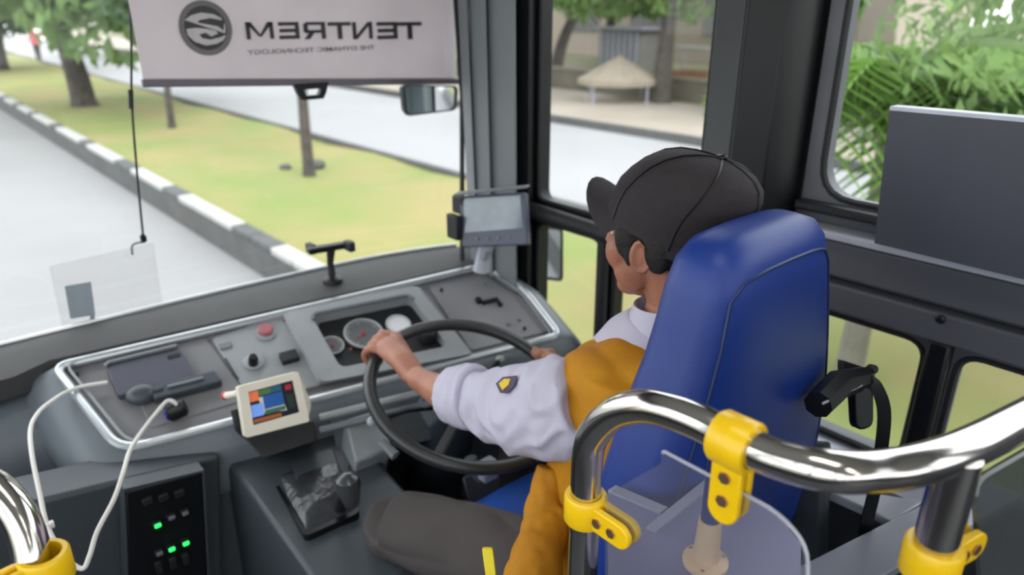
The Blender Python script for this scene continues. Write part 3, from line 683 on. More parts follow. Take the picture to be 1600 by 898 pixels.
# knee panel beneath with the light grey box
kb = D(575, 680, 1.72)
build('side_bin', MB().rings([[D(538, 655, 1.70), D(600, 636, 1.76), D(612, 700, 1.72), D(556, 722, 1.66)], [q + Vector((0, .06, -.16)) for q in (D(538, 655, 1.70), D(600, 636, 1.76), D(612, 700, 1.72), D(556, 722, 1.66))]]), mat('light_bin', (140, 146, 150), .4), da, bevel=.006)
build('knee_panel', MB().rings([[D(515, 650, 1.78), D(870, 570, 1.86), D(870, 640, 1.86), D(530, 720, 1.75)], [D(515, 650, 1.88), D(870, 570, 1.96), D(870, 640, 1.96), D(530, 720, 1.85)]]), M_low, da)

# switch panel below, with green lit buttons
YS = 1.44
sw = thing('switch_unit', 'black switch panel with green lit buttons below the dash', 'panel', on(260, 898, 1, YS))
SP = lambda x, y, o=0: on(x, y, 1, YS - o)
pl = [SP(196, 768), SP(316, 738), SP(330, 1000), SP(205, 1040)]
build('panel', MB().prism(pl, (0, .05, 0)), M_black, sw, bevel=.004)
build('panel_frame', MB().frame([SP(193, 764), SP(319, 734), SP(334, 1010), SP(202, 1050)], pl, (0, .04, 0)), M_low, sw)
M_grn = mat('green_lamp', (30, 220, 90), .4, emit=((40, 230, 90), 1.6)); M_off = mat('unlit_button', (110, 112, 120), .4)
for x, y, m in ((245, 818, M_grn), (267, 806, M_off), (288, 799, M_off), (248, 862, M_off), (267, 855, M_grn), (289, 846, M_grn)):
    q = SP(x, y, .004); b_ = build('button', MB().box(q, (.017, .012, .014)), M_blackm, sw, bevel=.002)
    build('lens', MB().box(q - Vector((0, .008, 0)), (.013, .005, .009)), m, b_, bevel=.002)
for x in (248, 270, 290): build('rocker_switch', MB().box(SP(x, 885 - (x - 248) * .3, .004), (.014, .012, .03)), M_blackm, sw, bevel=.002)
for k in range(3): build('rocker_switch', MB().box(SP(230 + 25 * k, 782 - 6 * k, .004), (.02, .012, .016)), M_blackm, sw, bevel=.002)
build('mount_box', MB().prism([SP(-260, 860, -.05), SP(345, 712, -.05), SP(352, 1100, -.05), SP(-260, 1200, -.05)], (0, .12, 0)), M_low, sw, bevel=.01)

# centre console with shifter
cs = thing('gear_console', 'dark grey gear console left of the driver knee', 'console', (.58, 1.2, 0))
zt_ = .47
Ktop = [on(332, 694, 2, zt_ + .03), on(556, 640, 2, zt_ + .03), Vector((.72, 1.28, zt_)), Vector((.70, .98, zt_ - .02)), Vector((.42, .98, zt_ - .02))]
Kc = sum(Ktop, Vector()) / 5
build('console_body', MB().rings([[Vector((q.x, q.y, 0.01)) for q in Ktop], [q - Vector((0, 0, .02)) for q in Ktop], [Kc + (q - Kc) * .96 for q in Ktop]]), M_low, cs, bevel=.008)
ky = lambda x, y, o=.0: on(x, y, 2, zt_ + o)
tr = roundpoly([ky(418, 738, .012), ky(540, 690, .012), ky(562, 800, .012), ky(476, 838, .012)], .015, 4)
tri = [sum(tr, Vector()) / len(tr) + (q - sum(tr, Vector()) / len(tr)) * .9 for q in tr]
build('tray_rim', MB().frame(tr, tri, (0, 0, -.03)), M_black, cs)
build('gaiter', MB().rings([[q - Vector((0, 0, .008)) for q in tri], [ky(480, 765) + (q - ky(480, 765)) * .7 + Vector((0, 0, .01)) for q in tri], [ky(500, 765) + (q - ky(480, 765)) * .45 + Vector((0, 0, .02)) for q in tri]]), mat('glossy_gaiter', (62, 64, 68), .22, var=.2, vs=20, bump=.7, bs=18), cs, ang=60)
build('gaiter_flap', MB().rings([[ky(455, 720, .03), ky(520, 700, .03), ky(535, 745, .02), ky(465, 760, .02)], [ky(455, 720, .02), ky(520, 700, .02), ky(535, 745, .01), ky(465, 760, .01)]]), M_low, cs, bevel=.002)
kb = D(545, 762, 1.42)
kbase = ky(530, 800, -.01)
build('gear_lever', MB().tube([kbase, (kbase + kb) / 2 + Vector((0, .01, 0)), kb], [.014, .011, .012], 10), M_blackm, cs)
build('gear_knob', MB().lathe([(.008, -.05), (.016, -.042), (.021, -.015), (.025, .008), (.022, .024), (.012, .032), (.002, .034)], kb, (-.1, -.05, 1), 20), mat('gloss_black_knob', (58, 60, 64), .22, var=.05), cs)
build('box_under_display', MB().rings([[D(380, 684, 1.60), D(490, 656, 1.66), D(496, 690, 1.66), D(412, 716, 1.58)], [D(384, 684, 1.74), D(486, 660, 1.8), D(490, 690, 1.8), D(412, 714, 1.72)]]), M_blackm, cs, bevel=.004)
# steering column gaiter, stalk, pedals
cl = thing('steering_column', 'dark steering column with stalks below the wheel', 'column', (.93, 1.35, 0))
build('column_cover', MB().tube([(.93, 1.42, .02), (.92, 1.36, .3), (.915, 1.24, .58)], [.085, .075, .055], 16), mat('dark_rubber', (42, 50, 60), .5, bump=.3, bs=14), cl, ang=60)
build('column_shroud', MB().rings([[(.86, 1.30, .50), (.97, 1.30, .50), (.97, 1.42, .46), (.86, 1.42, .46)], [(.85, 1.2, .60), (.98, 1.2, .60), (.98, 1.30, .62), (.85, 1.30, .62)]]), M_body, cl, bevel=.01)
for s in (0, 1):
    e = D(582, 658, 1.62) if s == 0 else Vector((1.10, 1.30, .62))
    b0 = Vector((.87 + .09 * s, 1.26, .585))
    st_ = build('stalk', MB().tube([b0, (b0 + e) / 2 + Vector((0, 0, .01)), e], [.007, .006, .008], 8), M_black, cl)
    build('stalk_tip', MB().ell(e, (.014, .012, .012)), mat('grey_tip', (160, 165, 170), .3), st_)
build('stalk_tip', MB().tube([D(596, 690, 1.60), D(618, 712, 1.58)], [.009, .012], 8), M_pil, cl)
pd_ = thing('pedal', 'grey accelerator pedal bracket under the steering wheel', 'pedal', (1.0, 1.3, 0))
build('pedal_arm', MB().tube([D(735, 715, 1.72), D(745, 765, 1.74), D(760, 800, 1.76)], [.016, .018, .014], 8), M_pil, pd_)
build('pedal_plate', MB().box(D(758, 800, 1.72), (.05, .09, .014), rotto((0, -.5, .8))), M_dash, pd_, bevel=.004)
build('pedal_bracket', MB().rings([[D(722, 745, 1.7), D(782, 725, 1.76), D(786, 765, 1.74), D(735, 795, 1.7)], [D(722, 745, 1.78), D(782, 725, 1.84), D(786, 765, 1.82), D(735, 795, 1.78)]]), M_dgrey, pd_, bevel=.006)
build('hinge', MB().box(D(762, 733, 1.66), (.04, .03, .05)), M_sill, pd_, bevel=.004)
build('pedal_mount', MB().lim(.96, 1.06, 1.3, 1.42, 0, .12), M_dgrey, pd_, bevel=.01)

# steering wheel
WC = Vector((.91, 1.19, .65)); WT = math.radians(19.0)
WN = Vector((0, -math.sin(WT), math.cos(WT))); WU = Vector((1, 0, 0)); WV = WN.cross(WU); WR = .235
def WP(a, r=WR, o=0.): return WC + (WU * math.cos(a) + WV * math.sin(a)) * r + WN * o
sw_ = thing('steering_wheel', 'large black bus steering wheel in the driver hands', 'wheel', WC)
build('rim', MB().tube([WP(2 * PI * k / 72) for k in range(72)], .0155, 14, True), M_wheel, sw_)
build('hub', MB().lathe([(.03, -.07), (.05, -.05), (.06, -.03), (.055, -.012), (.03, -.006)], WC, WN, 24), M_blackm, sw_)
for a in (math.radians(215), math.radians(325)):
    build('spoke', MB().tube(spline([WP(a, .045, -.03), WP(a, .13, -.022), WP(a, .232, 0)], 4), .013, 8, flat=.6), M_blackm, sw_)

# ---------------------------------------------------------------- things lying on the dash
def flatbox(name, pix, off, h, m, label, cat, r=.008, parts=True):
    pl = roundpoly([DP(a, b_, off) for a, b_ in pix], r, 3)
    t = thing(name, label, cat, DP(*[sum(v) / len(pix) for v in zip(*pix)], off - h if False else 0)); return t, pl
t, pl = flatbox('tablet_case', [(164, 570), (282, 541), (306, 588), (184, 618)], .012, .02, M_dev, 'slate black flat box lying on the dash tray', 'device')
build('case', MB().prism([q for q in pl], -DN * .02), M_dev, t, bevel=.003)
build('edge_strip', MB().tube([DP(164, 572, .016), DP(170, 566, .016), DP(276, 540, .016)], .005, 6), M_pil, t)
build('notch', MB().box(DP(272, 556, .0125), (.03, .012, .002), DR), M_black, t)
t, pl = flatbox('radio_handset', [(196, 608), (330, 574), (346, 596), (210, 636)], .022, .02, M_dev, 'long dark handset with rounded end lying across the dash tray', 'device')
build('handset_body', MB().prism(roundpoly([DP(232, 604, .02), DP(336, 577, .02), (DP(348, 594, .02)), DP(240, 622, .02)], .008, 3), -DN * .026), mat('slate_device', (60, 68, 76), .4), t, bevel=.004)
build('handset_head', MB().ell(DP(220, 616, .012), (.034, .028, .02), DR), MC['slate_device'], t)
build('handset_grip', MB().tube([DP(262, 604, .023), DP(318, 590, .023)], .004, 6), M_pil, t)
build('handset_button', MB().box(DP(247, 607, .022), (.02, .012, .006), DR), M_dgrey, t, bevel=.002)
t = thing('power_adapter', 'round black plug adapter with blue face on the dash tray', 'plug', DP(275, 645))
q = DP(277, 640, .012)
build('adapter_body', MB().lathe([(.018, -.022), (.022, -.016), (.022, .014), (.016, .02)], q, DU * .9 + DN * .3, 18), M_black, t)
build('adapter_face', MB().lathe([(.014, -.027), (.014, -.02)], q, DU * .9 + DN * .3, 16), mat('blue_plastic', (40, 50, 170), .35), t)
# white cable
cb = [DP(168, 597, .012), DP(130, 603, .016), DP(104, 612, .022), D(84, 624, 1.60), D(62, 642, 1.52), D(48, 668, 1.46), D(50, 710, 1.40), D(62, 770, 1.34), D(74, 822, 1.30), D(100, 868, 1.28), D(128, 888, 1.28), D(140, 868, 1.29), D(152, 830, 1.31), D(178, 780, 1.34), D(192, 740, 1.38), D(202, 706, 1.44), D(216, 682, 1.50), DP(232, 660, .03), DP(250, 638, .034), DP(262, 626, .040), DP(272, 628, .038), DP(277, 634, .03)]
t = tag(build('charging_cable', MB().tube(spline(cb, 6), .0045, 8), M_cable), 'white charging cable looping down over the dash edge', 'cable')
build('cable_clip', MB().box(D(70, 823, 1.30), (.03, .012, .012)), M_cable, t, bevel=.002)
# display with cream frame
t = thing('display_unit', 'cream framed small colour display tilted on the dash front', 'display', DP(430, 640, .0))
dc = [D(372, 604, 1.52), D(466, 580, 1.60), D(484, 658, 1.60), D(384, 684, 1.52)]
dn = (dc[1] - dc[0]).cross(dc[3] - dc[0]).normalized()
if dn.dot(CAM - dc[0]) < 0: dn = -dn
du = (dc[1] - dc[0]).normalized(); dv = (dc[0] - dc[3]).normalized()
def LP(u, v, o=0): return (dc[0] * (1 - u) * (1 - v) + dc[1] * u * (1 - v) + dc[2] * u * v + dc[3] * (1 - u) * v) + dn * o
fo = roundpoly(dc, .006, 3); fi = roundpoly([LP(.14, .15), LP(.88, .14), LP(.88, .78), LP(.14, .80)], .002, 3)
build('frame', MB().frame(fo, fi, -dn * .012), M_cream, t)
build('back_shell', MB().prism([q - dn * .006 for q in fo], -dn * .02), M_cream, t, bevel=.003)
build('side_wing', MB().prism([LP(1, .0, -.004), LP(1.16, .62, -.03), LP(1.16, .74, -.03), LP(1, .96, -.004)], -dn * .008), M_cream, t, bevel=.002)
def emi(name, c, s=.2): return mat(name, c, .3, emit=(c, s))
scr_ = build('screen', MB().prism([LP(.14, .15, -.005), LP(.88, .14, -.005), LP(.88, .78, -.005), LP(.14, .80, -.005)], -dn * .001), emi('screen_dark', (18, 22, 34)), t, smooth=False)
def tile(u0, u1, v0, v1, c, nm): build('screen_tile', MB().prism([LP(u0, v0, -.0045), LP(u1, v0, -.0045), LP(u1, v1, -.0045), LP(u0, v1, -.0045)], -dn * .0004), emi(nm, c), scr_, smooth=False)
tile(.15, .30, .17, .36, (226, 116, 70), 'screen_orange'); tile(.30, .50, .17, .28, (70, 110, 70), 'screen_green'); tile(.50, .68, .16, .28, (40, 90, 110), 'screen_teal')
tile(.15, .34, .42, .66, (120, 160, 240), 'screen_lightblue'); tile(.36, .68, .30, .56, (34, 84, 150), 'screen_blue'); tile(.36, .68, .58, .66, (60, 100, 80), 'screen_moss')
tile(.16, .60, .70, .77, (150, 84, 40), 'screen_brown'); tile(.74, .84, .20, .30, (170, 40, 60), 'screen_red'); tile(.74, .84, .40, .66, (30, 50, 40), 'screen_off')
build('cable_end', MB().tube([D(352, 618, 1.60), D(372, 614, 1.56)], [.008, .007], 8), M_cream, t)
build('red_plug', MB().ell(D(352, 618, 1.60), (.010, .010, .010)), mat('red_plastic', (190, 60, 72), .4), t)
build('clamp_arm', MB().tube([D(366, 640, 1.56), D(372, 668, 1.56), D(384, 680, 1.58)], .008, 8), M_blackm, t)
build('stand', MB().tube([LP(.5, .6, -.025), DP(440, 625, 0)], .012, 8), M_blackm, t)
# camera-like holder on top of the pad
t = thing('phone_holder', 'black T shaped phone holder standing on the dash top', 'holder', D(522, 436, 2.14))
build('holder_head', MB().box(D(517, 386, 2.12), (.14, .03, .018), Matrix.Rotation(-.18, 3, 'Z')), M_black, t, bevel=.004)
build('holder_stem', MB().tube([D(517, 388, 2.12), D(516, 410, 2.13), D(520, 438, 2.14)], [.014, .010, .012], 8), M_black, t)
build('holder_base', MB().lathe([(.03, 0), (.028, .01), (.014, .018)], D(520, 440, 2.14), UZ, 14), M_black, t)
for q in (D(486, 388, 2.12), D(546, 384, 2.12)): build('holder_jaw', MB().box(q, (.02, .04, .03)), M_blackm, t, bevel=.004)
# monitor by the pillar
t = thing('monitor', 'small grey monitor with reflective screen beside the windscreen pillar', 'monitor', D(770, 405, 1.98))
mq = [D(718, 306, 2.0), D(820, 300, 1.94), D(824, 382, 1.94), D(722, 386, 2.0)]
mn = (mq[1] - mq[0]).cross(mq[3] - mq[0]).normalized()
if mn.dot(CAM - mq[0]) < 0: mn = -mn
def MP(u, v, o=0): return (mq[0] * (1 - u) * (1 - v) + mq[1] * u * (1 - v) + mq[2] * u * v + mq[3] * (1 - u) * v) + mn * o
build('housing', MB().prism(roundpoly([MP(0, 0), MP(1, 0), MP(1, 1), MP(0, 1)], .006, 3), -mn * .035), mat('violet_grey_plastic', (74, 78, 98), .4), t, bevel=.003)
M_scr = mat('tree_reflection_screen', (128, 140, 152), .10, var=.12, vs=14, coat=.5)  # grey-blue base colour stands in for trees reflected in the screen
build('screen', MB().prism([MP(.06, .06, .002), MP(.93, .06, .002), MP(.95, .68, .002), MP(.06, .72, .002)], -mn * .003), M_scr, t)
build('visor', MB().prism([MP(-.02, -.05, 0), MP(1.08, -.10, 0), MP(1.08, -.02, .045), MP(-.02, .03, .035)], UZ * .006), M_pil, t, bevel=.002)
for k in range(4): build('button', MB().box(MP(.25 + .16 * k, .85, .002), (.008, .008, .004), rotto(mn)), M_pil, t, bevel=.001)
build('side_cap', MB().box(D(710, 354, 2.0), (.02, .05, .07)), M_blackm, t, bevel=.004)
build('side_cap', MB().box(D(718, 320, 2.02), (.018, .05, .05)), M_blackm, t, bevel=.004)
build('bracket', MB().tube([MP(.35, .95, -.02), D(755, 400, 2.06), D(752, 422, 2.08)], [.024, .02, .026], 10), M_sill, t)

# ================================================================== DRIVER SEAT
se = thing('driver_seat', 'tall blue leatherette driver seat with integral headrest', 'seat', (.9, .55, 0))
def sering(cx, cy, z, wx, wy, n=32, e=3.4, zf=None, tiltx=0):
    r_ = []
    for k in range(n):
        a = 2 * PI * k / n; c0, s0 = math.cos(a), math.sin(a)
        x = math.copysign(abs(c0) ** (2 / e), c0) * wx; y = math.copysign(abs(s0) ** (2 / e), s0) * wy
        r_.append(Vector((cx + x, cy + y, z + (zf(x, y) if zf else 0))))
    return r_
BACK = [  # z, cx, cy, half width, half depth
    (.40, .915, .560, .235, .055), (.46, .915, .555, .268, .070), (.60, .915, .545, .282, .082), (.75, .916, .532, .272, .085), (.88, .918, .522, .244, .082),
    (.98, .916, .515, .208, .078), (1.04, .914, .510, .186, .073), (1.09, .912, .508, .170, .070), (1.14, .910, .507, .157, .066), (1.18, .909, .506, .144, .059), (1.203, .908, .505, .124, .047), (1.214, .908, .505, .092, .030), (1.217, .908, .505, .05, .012)]
build('backrest', MB().rings([sering(b[1], b[2], b[0], b[3], b[4], 40) for b in BACK]), M_blue, se, ang=180)
def srf(zz, ang):
    for i in range(len(BACK) - 1):
        if BACK[i][0] <= zz <= BACK[i + 1][0]:
            t = (zz - BACK[i][0]) / (BACK[i + 1][0] - BACK[i][0]); b = [BACK[i][j] * (1 - t) + BACK[i + 1][j] * t for j in range(5)]; break
    e = 3.4; c0, s0 = math.cos(ang), math.sin(ang)
    return Vector((b[1] + math.copysign(abs(c0) ** (2 / e), c0) * b[3], b[2] + math.copysign(abs(s0) ** (2 / e), s0) * b[4], zz))
# piping seams on the back face, coloured darker to read as a shaded recess
aL, aR = math.radians(222), math.radians(318)
sm = [srf(.5 + .64 * k / 10, aL) for k in range(11)] + [srf(1.155 + .018 * math.sin(PI * k / 8), aL + (aR - aL) * k / 8) for k in range(1, 8)] + [srf(1.14 - .64 * k / 10, aR) for k in range(11)]
build('piping', MB().tube(sm, .0030, 6), mat('recess_shade_piping', (14, 40, 96), .5), se)
build('cushion', MB().rings([sering(.9, .80, z, wx, wy, 36, 4) for z, wx, wy in ((.32, .19, .26), (.34, .21, .275), (.40, .215, .28), (.435, .205, .27), (.447, .17, .23))]), mat('bright_blue_cushion', (44, 96, 196), .45, var=.04, bump=.04, bs=500), se, ang=180)
build('seat_base', MB().lim(.74, 1.06, .62, .98, .10, .33), M_low, se, bevel=.02)
build('suspension', MB().lim(.70, 1.10, .58, 1.0, 0, .11), M_blackm, se, bevel=.02)
build('side_cover', MB().rings([[Vector((1.16, .42, .50)), Vector((1.16, .62, .50)), Vector((1.19, .60, .68)), Vector((1.18, .46, .74))], [Vector((1.20, .42, .50)), Vector((1.20, .62, .50)), Vector((1.22, .60, .68)), Vector((1.21, .46, .74))]]), M_low, se, bevel=.01)
# belt anchor and strap on the right of the seat
bl = thing('seat_belt', 'black seat belt buckle and strap hanging right of the blue seat', 'belt', D(1360, 840, 1.25))
build('anchor_arm', MB().tube([D(1278, 632, 1.10), D(1310, 600, 1.16), D(1350, 590, 1.22)], [.022, .024, .02], 8), M_black, bl)
build('anchor_plate', MB().prism([D(1316, 562, 1.22), D(1364, 578, 1.24), D(1350, 612, 1.22), D(1316, 606, 1.2)], FW * .02), M_black, bl, bevel=.003)
build('pivot_screw', MB().lathe([(.008, -.005), (.008, .008), (.004, .012)], D(1362, 576, 1.235), -FW, 12), M_blackm, bl)
build('buckle', MB().prism(roundpoly([D(1334, 600, 1.19), D(1366, 604, 1.19), D(1366, 668, 1.19), D(1338, 674, 1.19)], .015, 4), FW * .028), M_black, bl, bevel=.004)
build('trim_line', MB().tube([D(1286, 630, 1.075), D(1346, 602, 1.17)], .0022, 6), M_sill, bl)
stp = spline([D(1352, 586, 1.20), D(1368, 600, 1.20), D(1382, 640, 1.21), D(1378, 700, 1.23), D(1366, 770, 1.27), D(1352, 830, 1.30), D(1345, 880, 1.32)], 4)
mb = MB(); wv = Rh * .0115
mb.rings([[p - wv, p + wv, p + wv + FW * .003, p - wv + FW * .003] for p in stp]); build('strap', mb, M_black, bl, ang=20)

# ================================================================== DRIVER
dr = thing('person', 'driver in black cap, mustard vest and pale rolled sleeve shirt steering the bus', 'person', (.93, .68, .49))
def remesh(name, mb, m, parent, vox=.006, sm=6, disp=None, ang=180):
    me = bpy.data.meshes.new(name); me.from_pydata(mb.v, [], mb.f); bm = bmesh.new(); bm.from_mesh(me); bmesh.ops.recalc_face_normals(bm, faces=bm.faces); bm.to_mesh(me); bm.free()
    o = bpy.data.objects.new(name, me); COL.objects.link(o)
    r_ = o.modifiers.new('r', 'REMESH'); r_.mode = 'VOXEL'; r_.voxel_size = vox
    s_ = o.modifiers.new('s', 'SMOOTH'); s_.iterations = sm; s_.factor = .5
    dg = bpy.context.evaluated_depsgraph_get(); dg.update(); me2 = bpy.data.meshes.new_from_object(o.evaluated_get(dg)); bpy.data.objects.remove(o)
    if disp:
        nn = [v.normal.copy() for v in me2.vertices]
        for v, n_ in zip(me2.vertices, nn): v.co += n_ * disp(v.co)
    me2.transform(Matrix.Translation(-origin(parent))); me2.name = name; me2.materials.clear(); me2.materials.append(m)
    for p in me2.polygons: p.use_smooth = True
    o = bpy.data.objects.new(name, me2); COL.objects.link(o); o.parent = parent; return o
HC = Vector((.946, .686, 1.134)); HR = Matrix.Rotation(math.radians(4), 3, 'Z') @ Matrix.Rotation(math.radians(-4), 3, 'X')
def H(x, y, z): return HC + HR @ Vector((x, y, z))
SL = D(925, 590, 1.22); EL = D(742, 640, 1.46); WL = D(650, 590, 1.60)
SR_ = Vector((1.10, .72, .93)); ER = Vector((1.18, .93, .64)); 
aRt = math.radians(-9); gR = WP(aRt)
WRr = gR + Vector((.025, -.08, -.005))
sk = MB()
# head
sk.ell(H(0, -.014, .030), (.074, .090, .085), HR); sk.ell(H(0, .035, .0), (.064, .062, .085), HR); sk.ell(H(0, .045, -.058), (.050, .050, .046), HR)
sk.ell(H(0, .07, -.088), (.026, .026, .020), HR); 
for s in (-1, 1): sk.ell(H(.043 * s, .058, -.016), (.027, .030, .036), HR); sk.ell(H(.045 * s, .036, -.045), (.022, .036, .038), HR)
sk.ell(H(0, .088, .030), (.05, .014, .014), HR)
sk.tube([H(0, .094, .022), H(0, .108, -.004), H(0, .112, -.018)], [.009, .012, .014], 8); sk.ell(H(-.012, .100, -.020), (.010, .012, .008), HR); sk.ell(H(.012, .100, -.020), (.010, .012, .008), HR)
sk.ell(H(0, .094, -.042), (.024, .010, .007), HR); sk.ell(H(0, .092, -.054), (.020, .010, .008), HR)
for s in (-1, 1):
    ec = H(.079 * s, -.006, -.008); Re = HR @ Matrix.Rotation(s * -.5, 3, 'Z')
    n_ = 14; pts_ = [ec + Re @ Vector((.004 * s, .015 * math.sin(2 * PI * k / n_), .027 * math.cos(2 * PI * k / n_) * (1.0 if math.cos(2 * PI * k / n_) > 0 else .9))) for k in range(n_)]
    sk.tube(pts_, .005, 6, True); sk.ell(ec, (.006, .013, .024), Re)
# neck and torso core
sk.tube([H(0, -.02, -.03), Vector((.955, .655, 1.03)), Vector((.94, .655, .96)), Vector((.935, .66, .88))], [.058, .055, .060, .085], 16)
sk.tube([(.935, .66, .92), (.93, .67, .75), (.92, .68, .58)], [.12, .13, .12], 18)
# arms
sk.tube([SL + Vector((.06, 0, -.03)), SL, (SL + EL) / 2, EL], [.05, .052, .044, .034], 14)
fd = (WL - EL)
sk.tube(spline([EL, EL + fd * .3, EL + fd * .7, WL], 4), [.036, .038, .039, .039, .039, .038, .037, .035, .032, .030, .028, .027, .0265], 14)
sk.tube([SR_ - Vector((.06, 0, .03)), SR_, (SR_ + ER) / 2, ER], [.05, .055, .048, .040], 14)
sk.tube([ER, ER + (WRr - ER) * .35, ER + (WRr - ER) * .75, WRr], [.040, .041, .032, .027], 14)
# hands wrapped on the rim
def hand(wr, ag, mir, away):
    """wr wrist, ag rim angle under the palm; fingers wrap over the rim to the far side"""
    g = WP(ag); rad = (g - WC).normalized(); tan = WN.cross(rad) * mir         # rad outward, tan along the rim
    pc = g + WN * .026 - rad * .012                                             # palm sits on top of the rim, inboard
    back = (wr - pc); 
    wn_ = (pc - wr).normalized()
    sk.tube([wr, wr + (pc - wr) * .45 + WN * .004, pc], [.027, .031, .030], 14, flat=.8)
    for k in range(4):
        o_ = (k - 1.5) * .0215; base = pc + tan * o_ + rad * .002 + WN * .002
        sk.ell(base, (.0125, .0125, .0125))
        sk.tube([wr + (pc - wr) * .3 + tan * o_ * .4, base], [.014, .0125], 10)
        L = [1.0, 1.08, 1.0, .82][k]
        c1 = g + tan * (o_ * 1.06) + rad * .024 * L + WN * .020 ; c2 = g + tan * (o_ * 1.1) + rad * .030 + WN * (-.006); c3 = g + tan * (o_ * 1.12) + rad * .012 + WN * (-.026); c4 = g + tan * (o_ * 1.12) - rad * .008 * L + WN * (-.027)
        sk.tube(spline([base, c1, c2, c3, c4], 4), [.0104 - .00018 * i for i in range(17)], 10)
    tb_ = wr + (pc - wr) * .5 - tan * .026
    sk.tube(spline([wr + (pc - wr) * .2 - tan * .012, tb_, g - tan * .045 - rad * .016 + WN * .012, g - tan * .058 - rad * .004 + WN * .017], 4), [.015, .0150, .0148, .0145, .014, .0138, .0135, .013, .0125, .012, .0118, .0112, .0100], 10)
    return pc
aL_ = math.radians(119)
hand(WL, aL_, 1, 0)
hand(WRr, aRt, -1, 0)
body = remesh('body', sk, M_skin, dr, .0034, 2)
# eyes
for s in (-1, 1):
    e_ = build('eye', MB().ell(H(.030 * s, .079, .010), (.011, .010, .009), HR, 12, 8), mat('eye_white', (226, 220, 212), .2), dr)
    build('iris', MB().ell(H(.030 * s, .086, .010), (.005, .0035, .005), HR, 10, 6), M_hair, e_)
    build('eyebrow', MB().tube([H(.014 * s, .098, .030), H(.030 * s, .094, .035), H(.046 * s, .080, .032)], [.003, .004, .002], 6), M_hair, dr)
build('lips', MB().tube([H(-.020, .096, -.048), H(-.008, .104, -.046), H(.008, .104, -.046), H(.020, .096, -.048)], [.002, .004, .004, .002], 8), mat('lip', (140, 80, 74), .4), dr)
# hair under the cap
hm = MB(); hm.ell(H(.002, -.024, .026), (.080, .090, .078), HR); hm.ell(H(0, -.062, -.010), (.066, .048, .060), HR)
for s in (-1, 1): hm.ell(H(.072 * s, .030, .018), (.012, .022, .036), HR); hm.ell(H(.070 * s, -.030, .006), (.016, .026, .042), HR); hm.ell(H(.075 * s, .022, -.008), (.007, .010, .022), HR)
remesh('hair', hm, M_hair, dr, .004, 3, lambda c: .0007 * noise.noise(c * 120))
# cap
cp_ = MB(); R_ = []; NC = 48; SHR = .42
CR = HR @ Matrix.Rotation(math.radians(7), 3, 'Y') @ Matrix.Rotation(math.radians(18), 3, 'X'); CC = H(.012, -.014, .060)
prof = [(1.0, -.046), (1.0, -.015), (.992, .01), (.965, .034), (.90, .056), (.78, .074), (.60, .087), (.38, .0945), (.18, .098), (.04, .099)]
for s_, h_ in prof:
    R_.append([CC + CR @ Vector((.095 * s_ * math.cos(2 * PI * k / NC) * (1 - .0065 * (k % 8 == 0)), .115 * s_ * math.sin(2 * PI * k / NC) * (1 - .0065 * (k % 8 == 0)) - SHR * max(0, h_), h_ - (.012 if math.sin(2 * PI * k / NC) < -.2 and h_ < 0 else 0))) for k in range(NC)])
cap = build('cap', cp_.rings(R_), M_cap, dr, ang=60)
build('cap_button', MB().ell(CC + CR @ Vector((0, -SHR * .099, .101)), (.009, .009, .005)), M_black, cap)
for k in range(6):
    a = 2 * PI * (k + .0) / 6 + PI / 2
    sp_ = [CC + CR @ Vector((.0955 * s_ * math.cos(a), .1155 * s_ * math.sin(a) - SHR * max(0, h_), h_ + .0008)) for s_, h_ in prof]
    build('seam', MB().tube(sp_, .0016, 5), M_black, cap)
# brim: curved plate pushed forward, sides drooping
br = []; NA = 15
for lay in (0, -.0035):
    for i in range(6):
        t = i / 5; row = []
        for j in range(NA):
            a = math.radians(18 + 144 * j / (NA - 1)); c0, s0 = math.cos(a), math.sin(a)
            bx = .093 * c0; by = .112 * s0; fx = .088 * c0; fy = .112 * s0 + .062 * s0 ** .55
            x = bx * (1 - t) + fx * t; yy_ = by * (1 - t) + fy * t
            row.append(CC + CR @ Vector((x, yy_, -.034 + lay + .012 * t * s0 - 6.2 * x * x * (.22 + .78 * t))))
        br.append(row)
vs = [v for r_ in br for v in r_]; fs = []
def gi(l, i, j): return (l * 6 + i) * NA + j
for i in range(5):
    for j in range(NA - 1):
        fs.append((gi(0, i, j), gi(0, i, j + 1), gi(0, i + 1, j + 1), gi(0, i + 1, j))); fs.append((gi(1, i, j), gi(1, i + 1, j), gi(1, i + 1, j + 1), gi(1, i, j + 1)))
for j in range(NA - 1): fs.append((gi(0, 5, j), gi(0, 5, j + 1), gi(1, 5, j + 1), gi(1, 5, j)))
for i in range(5):
    for j in (0, NA - 1): fs.append((gi(0, i, j), gi(0, i + 1, j), gi(1, i + 1, j), gi(1, i, j)))
build('brim', MB().add(vs, fs), M_cap, cap, ang=50)
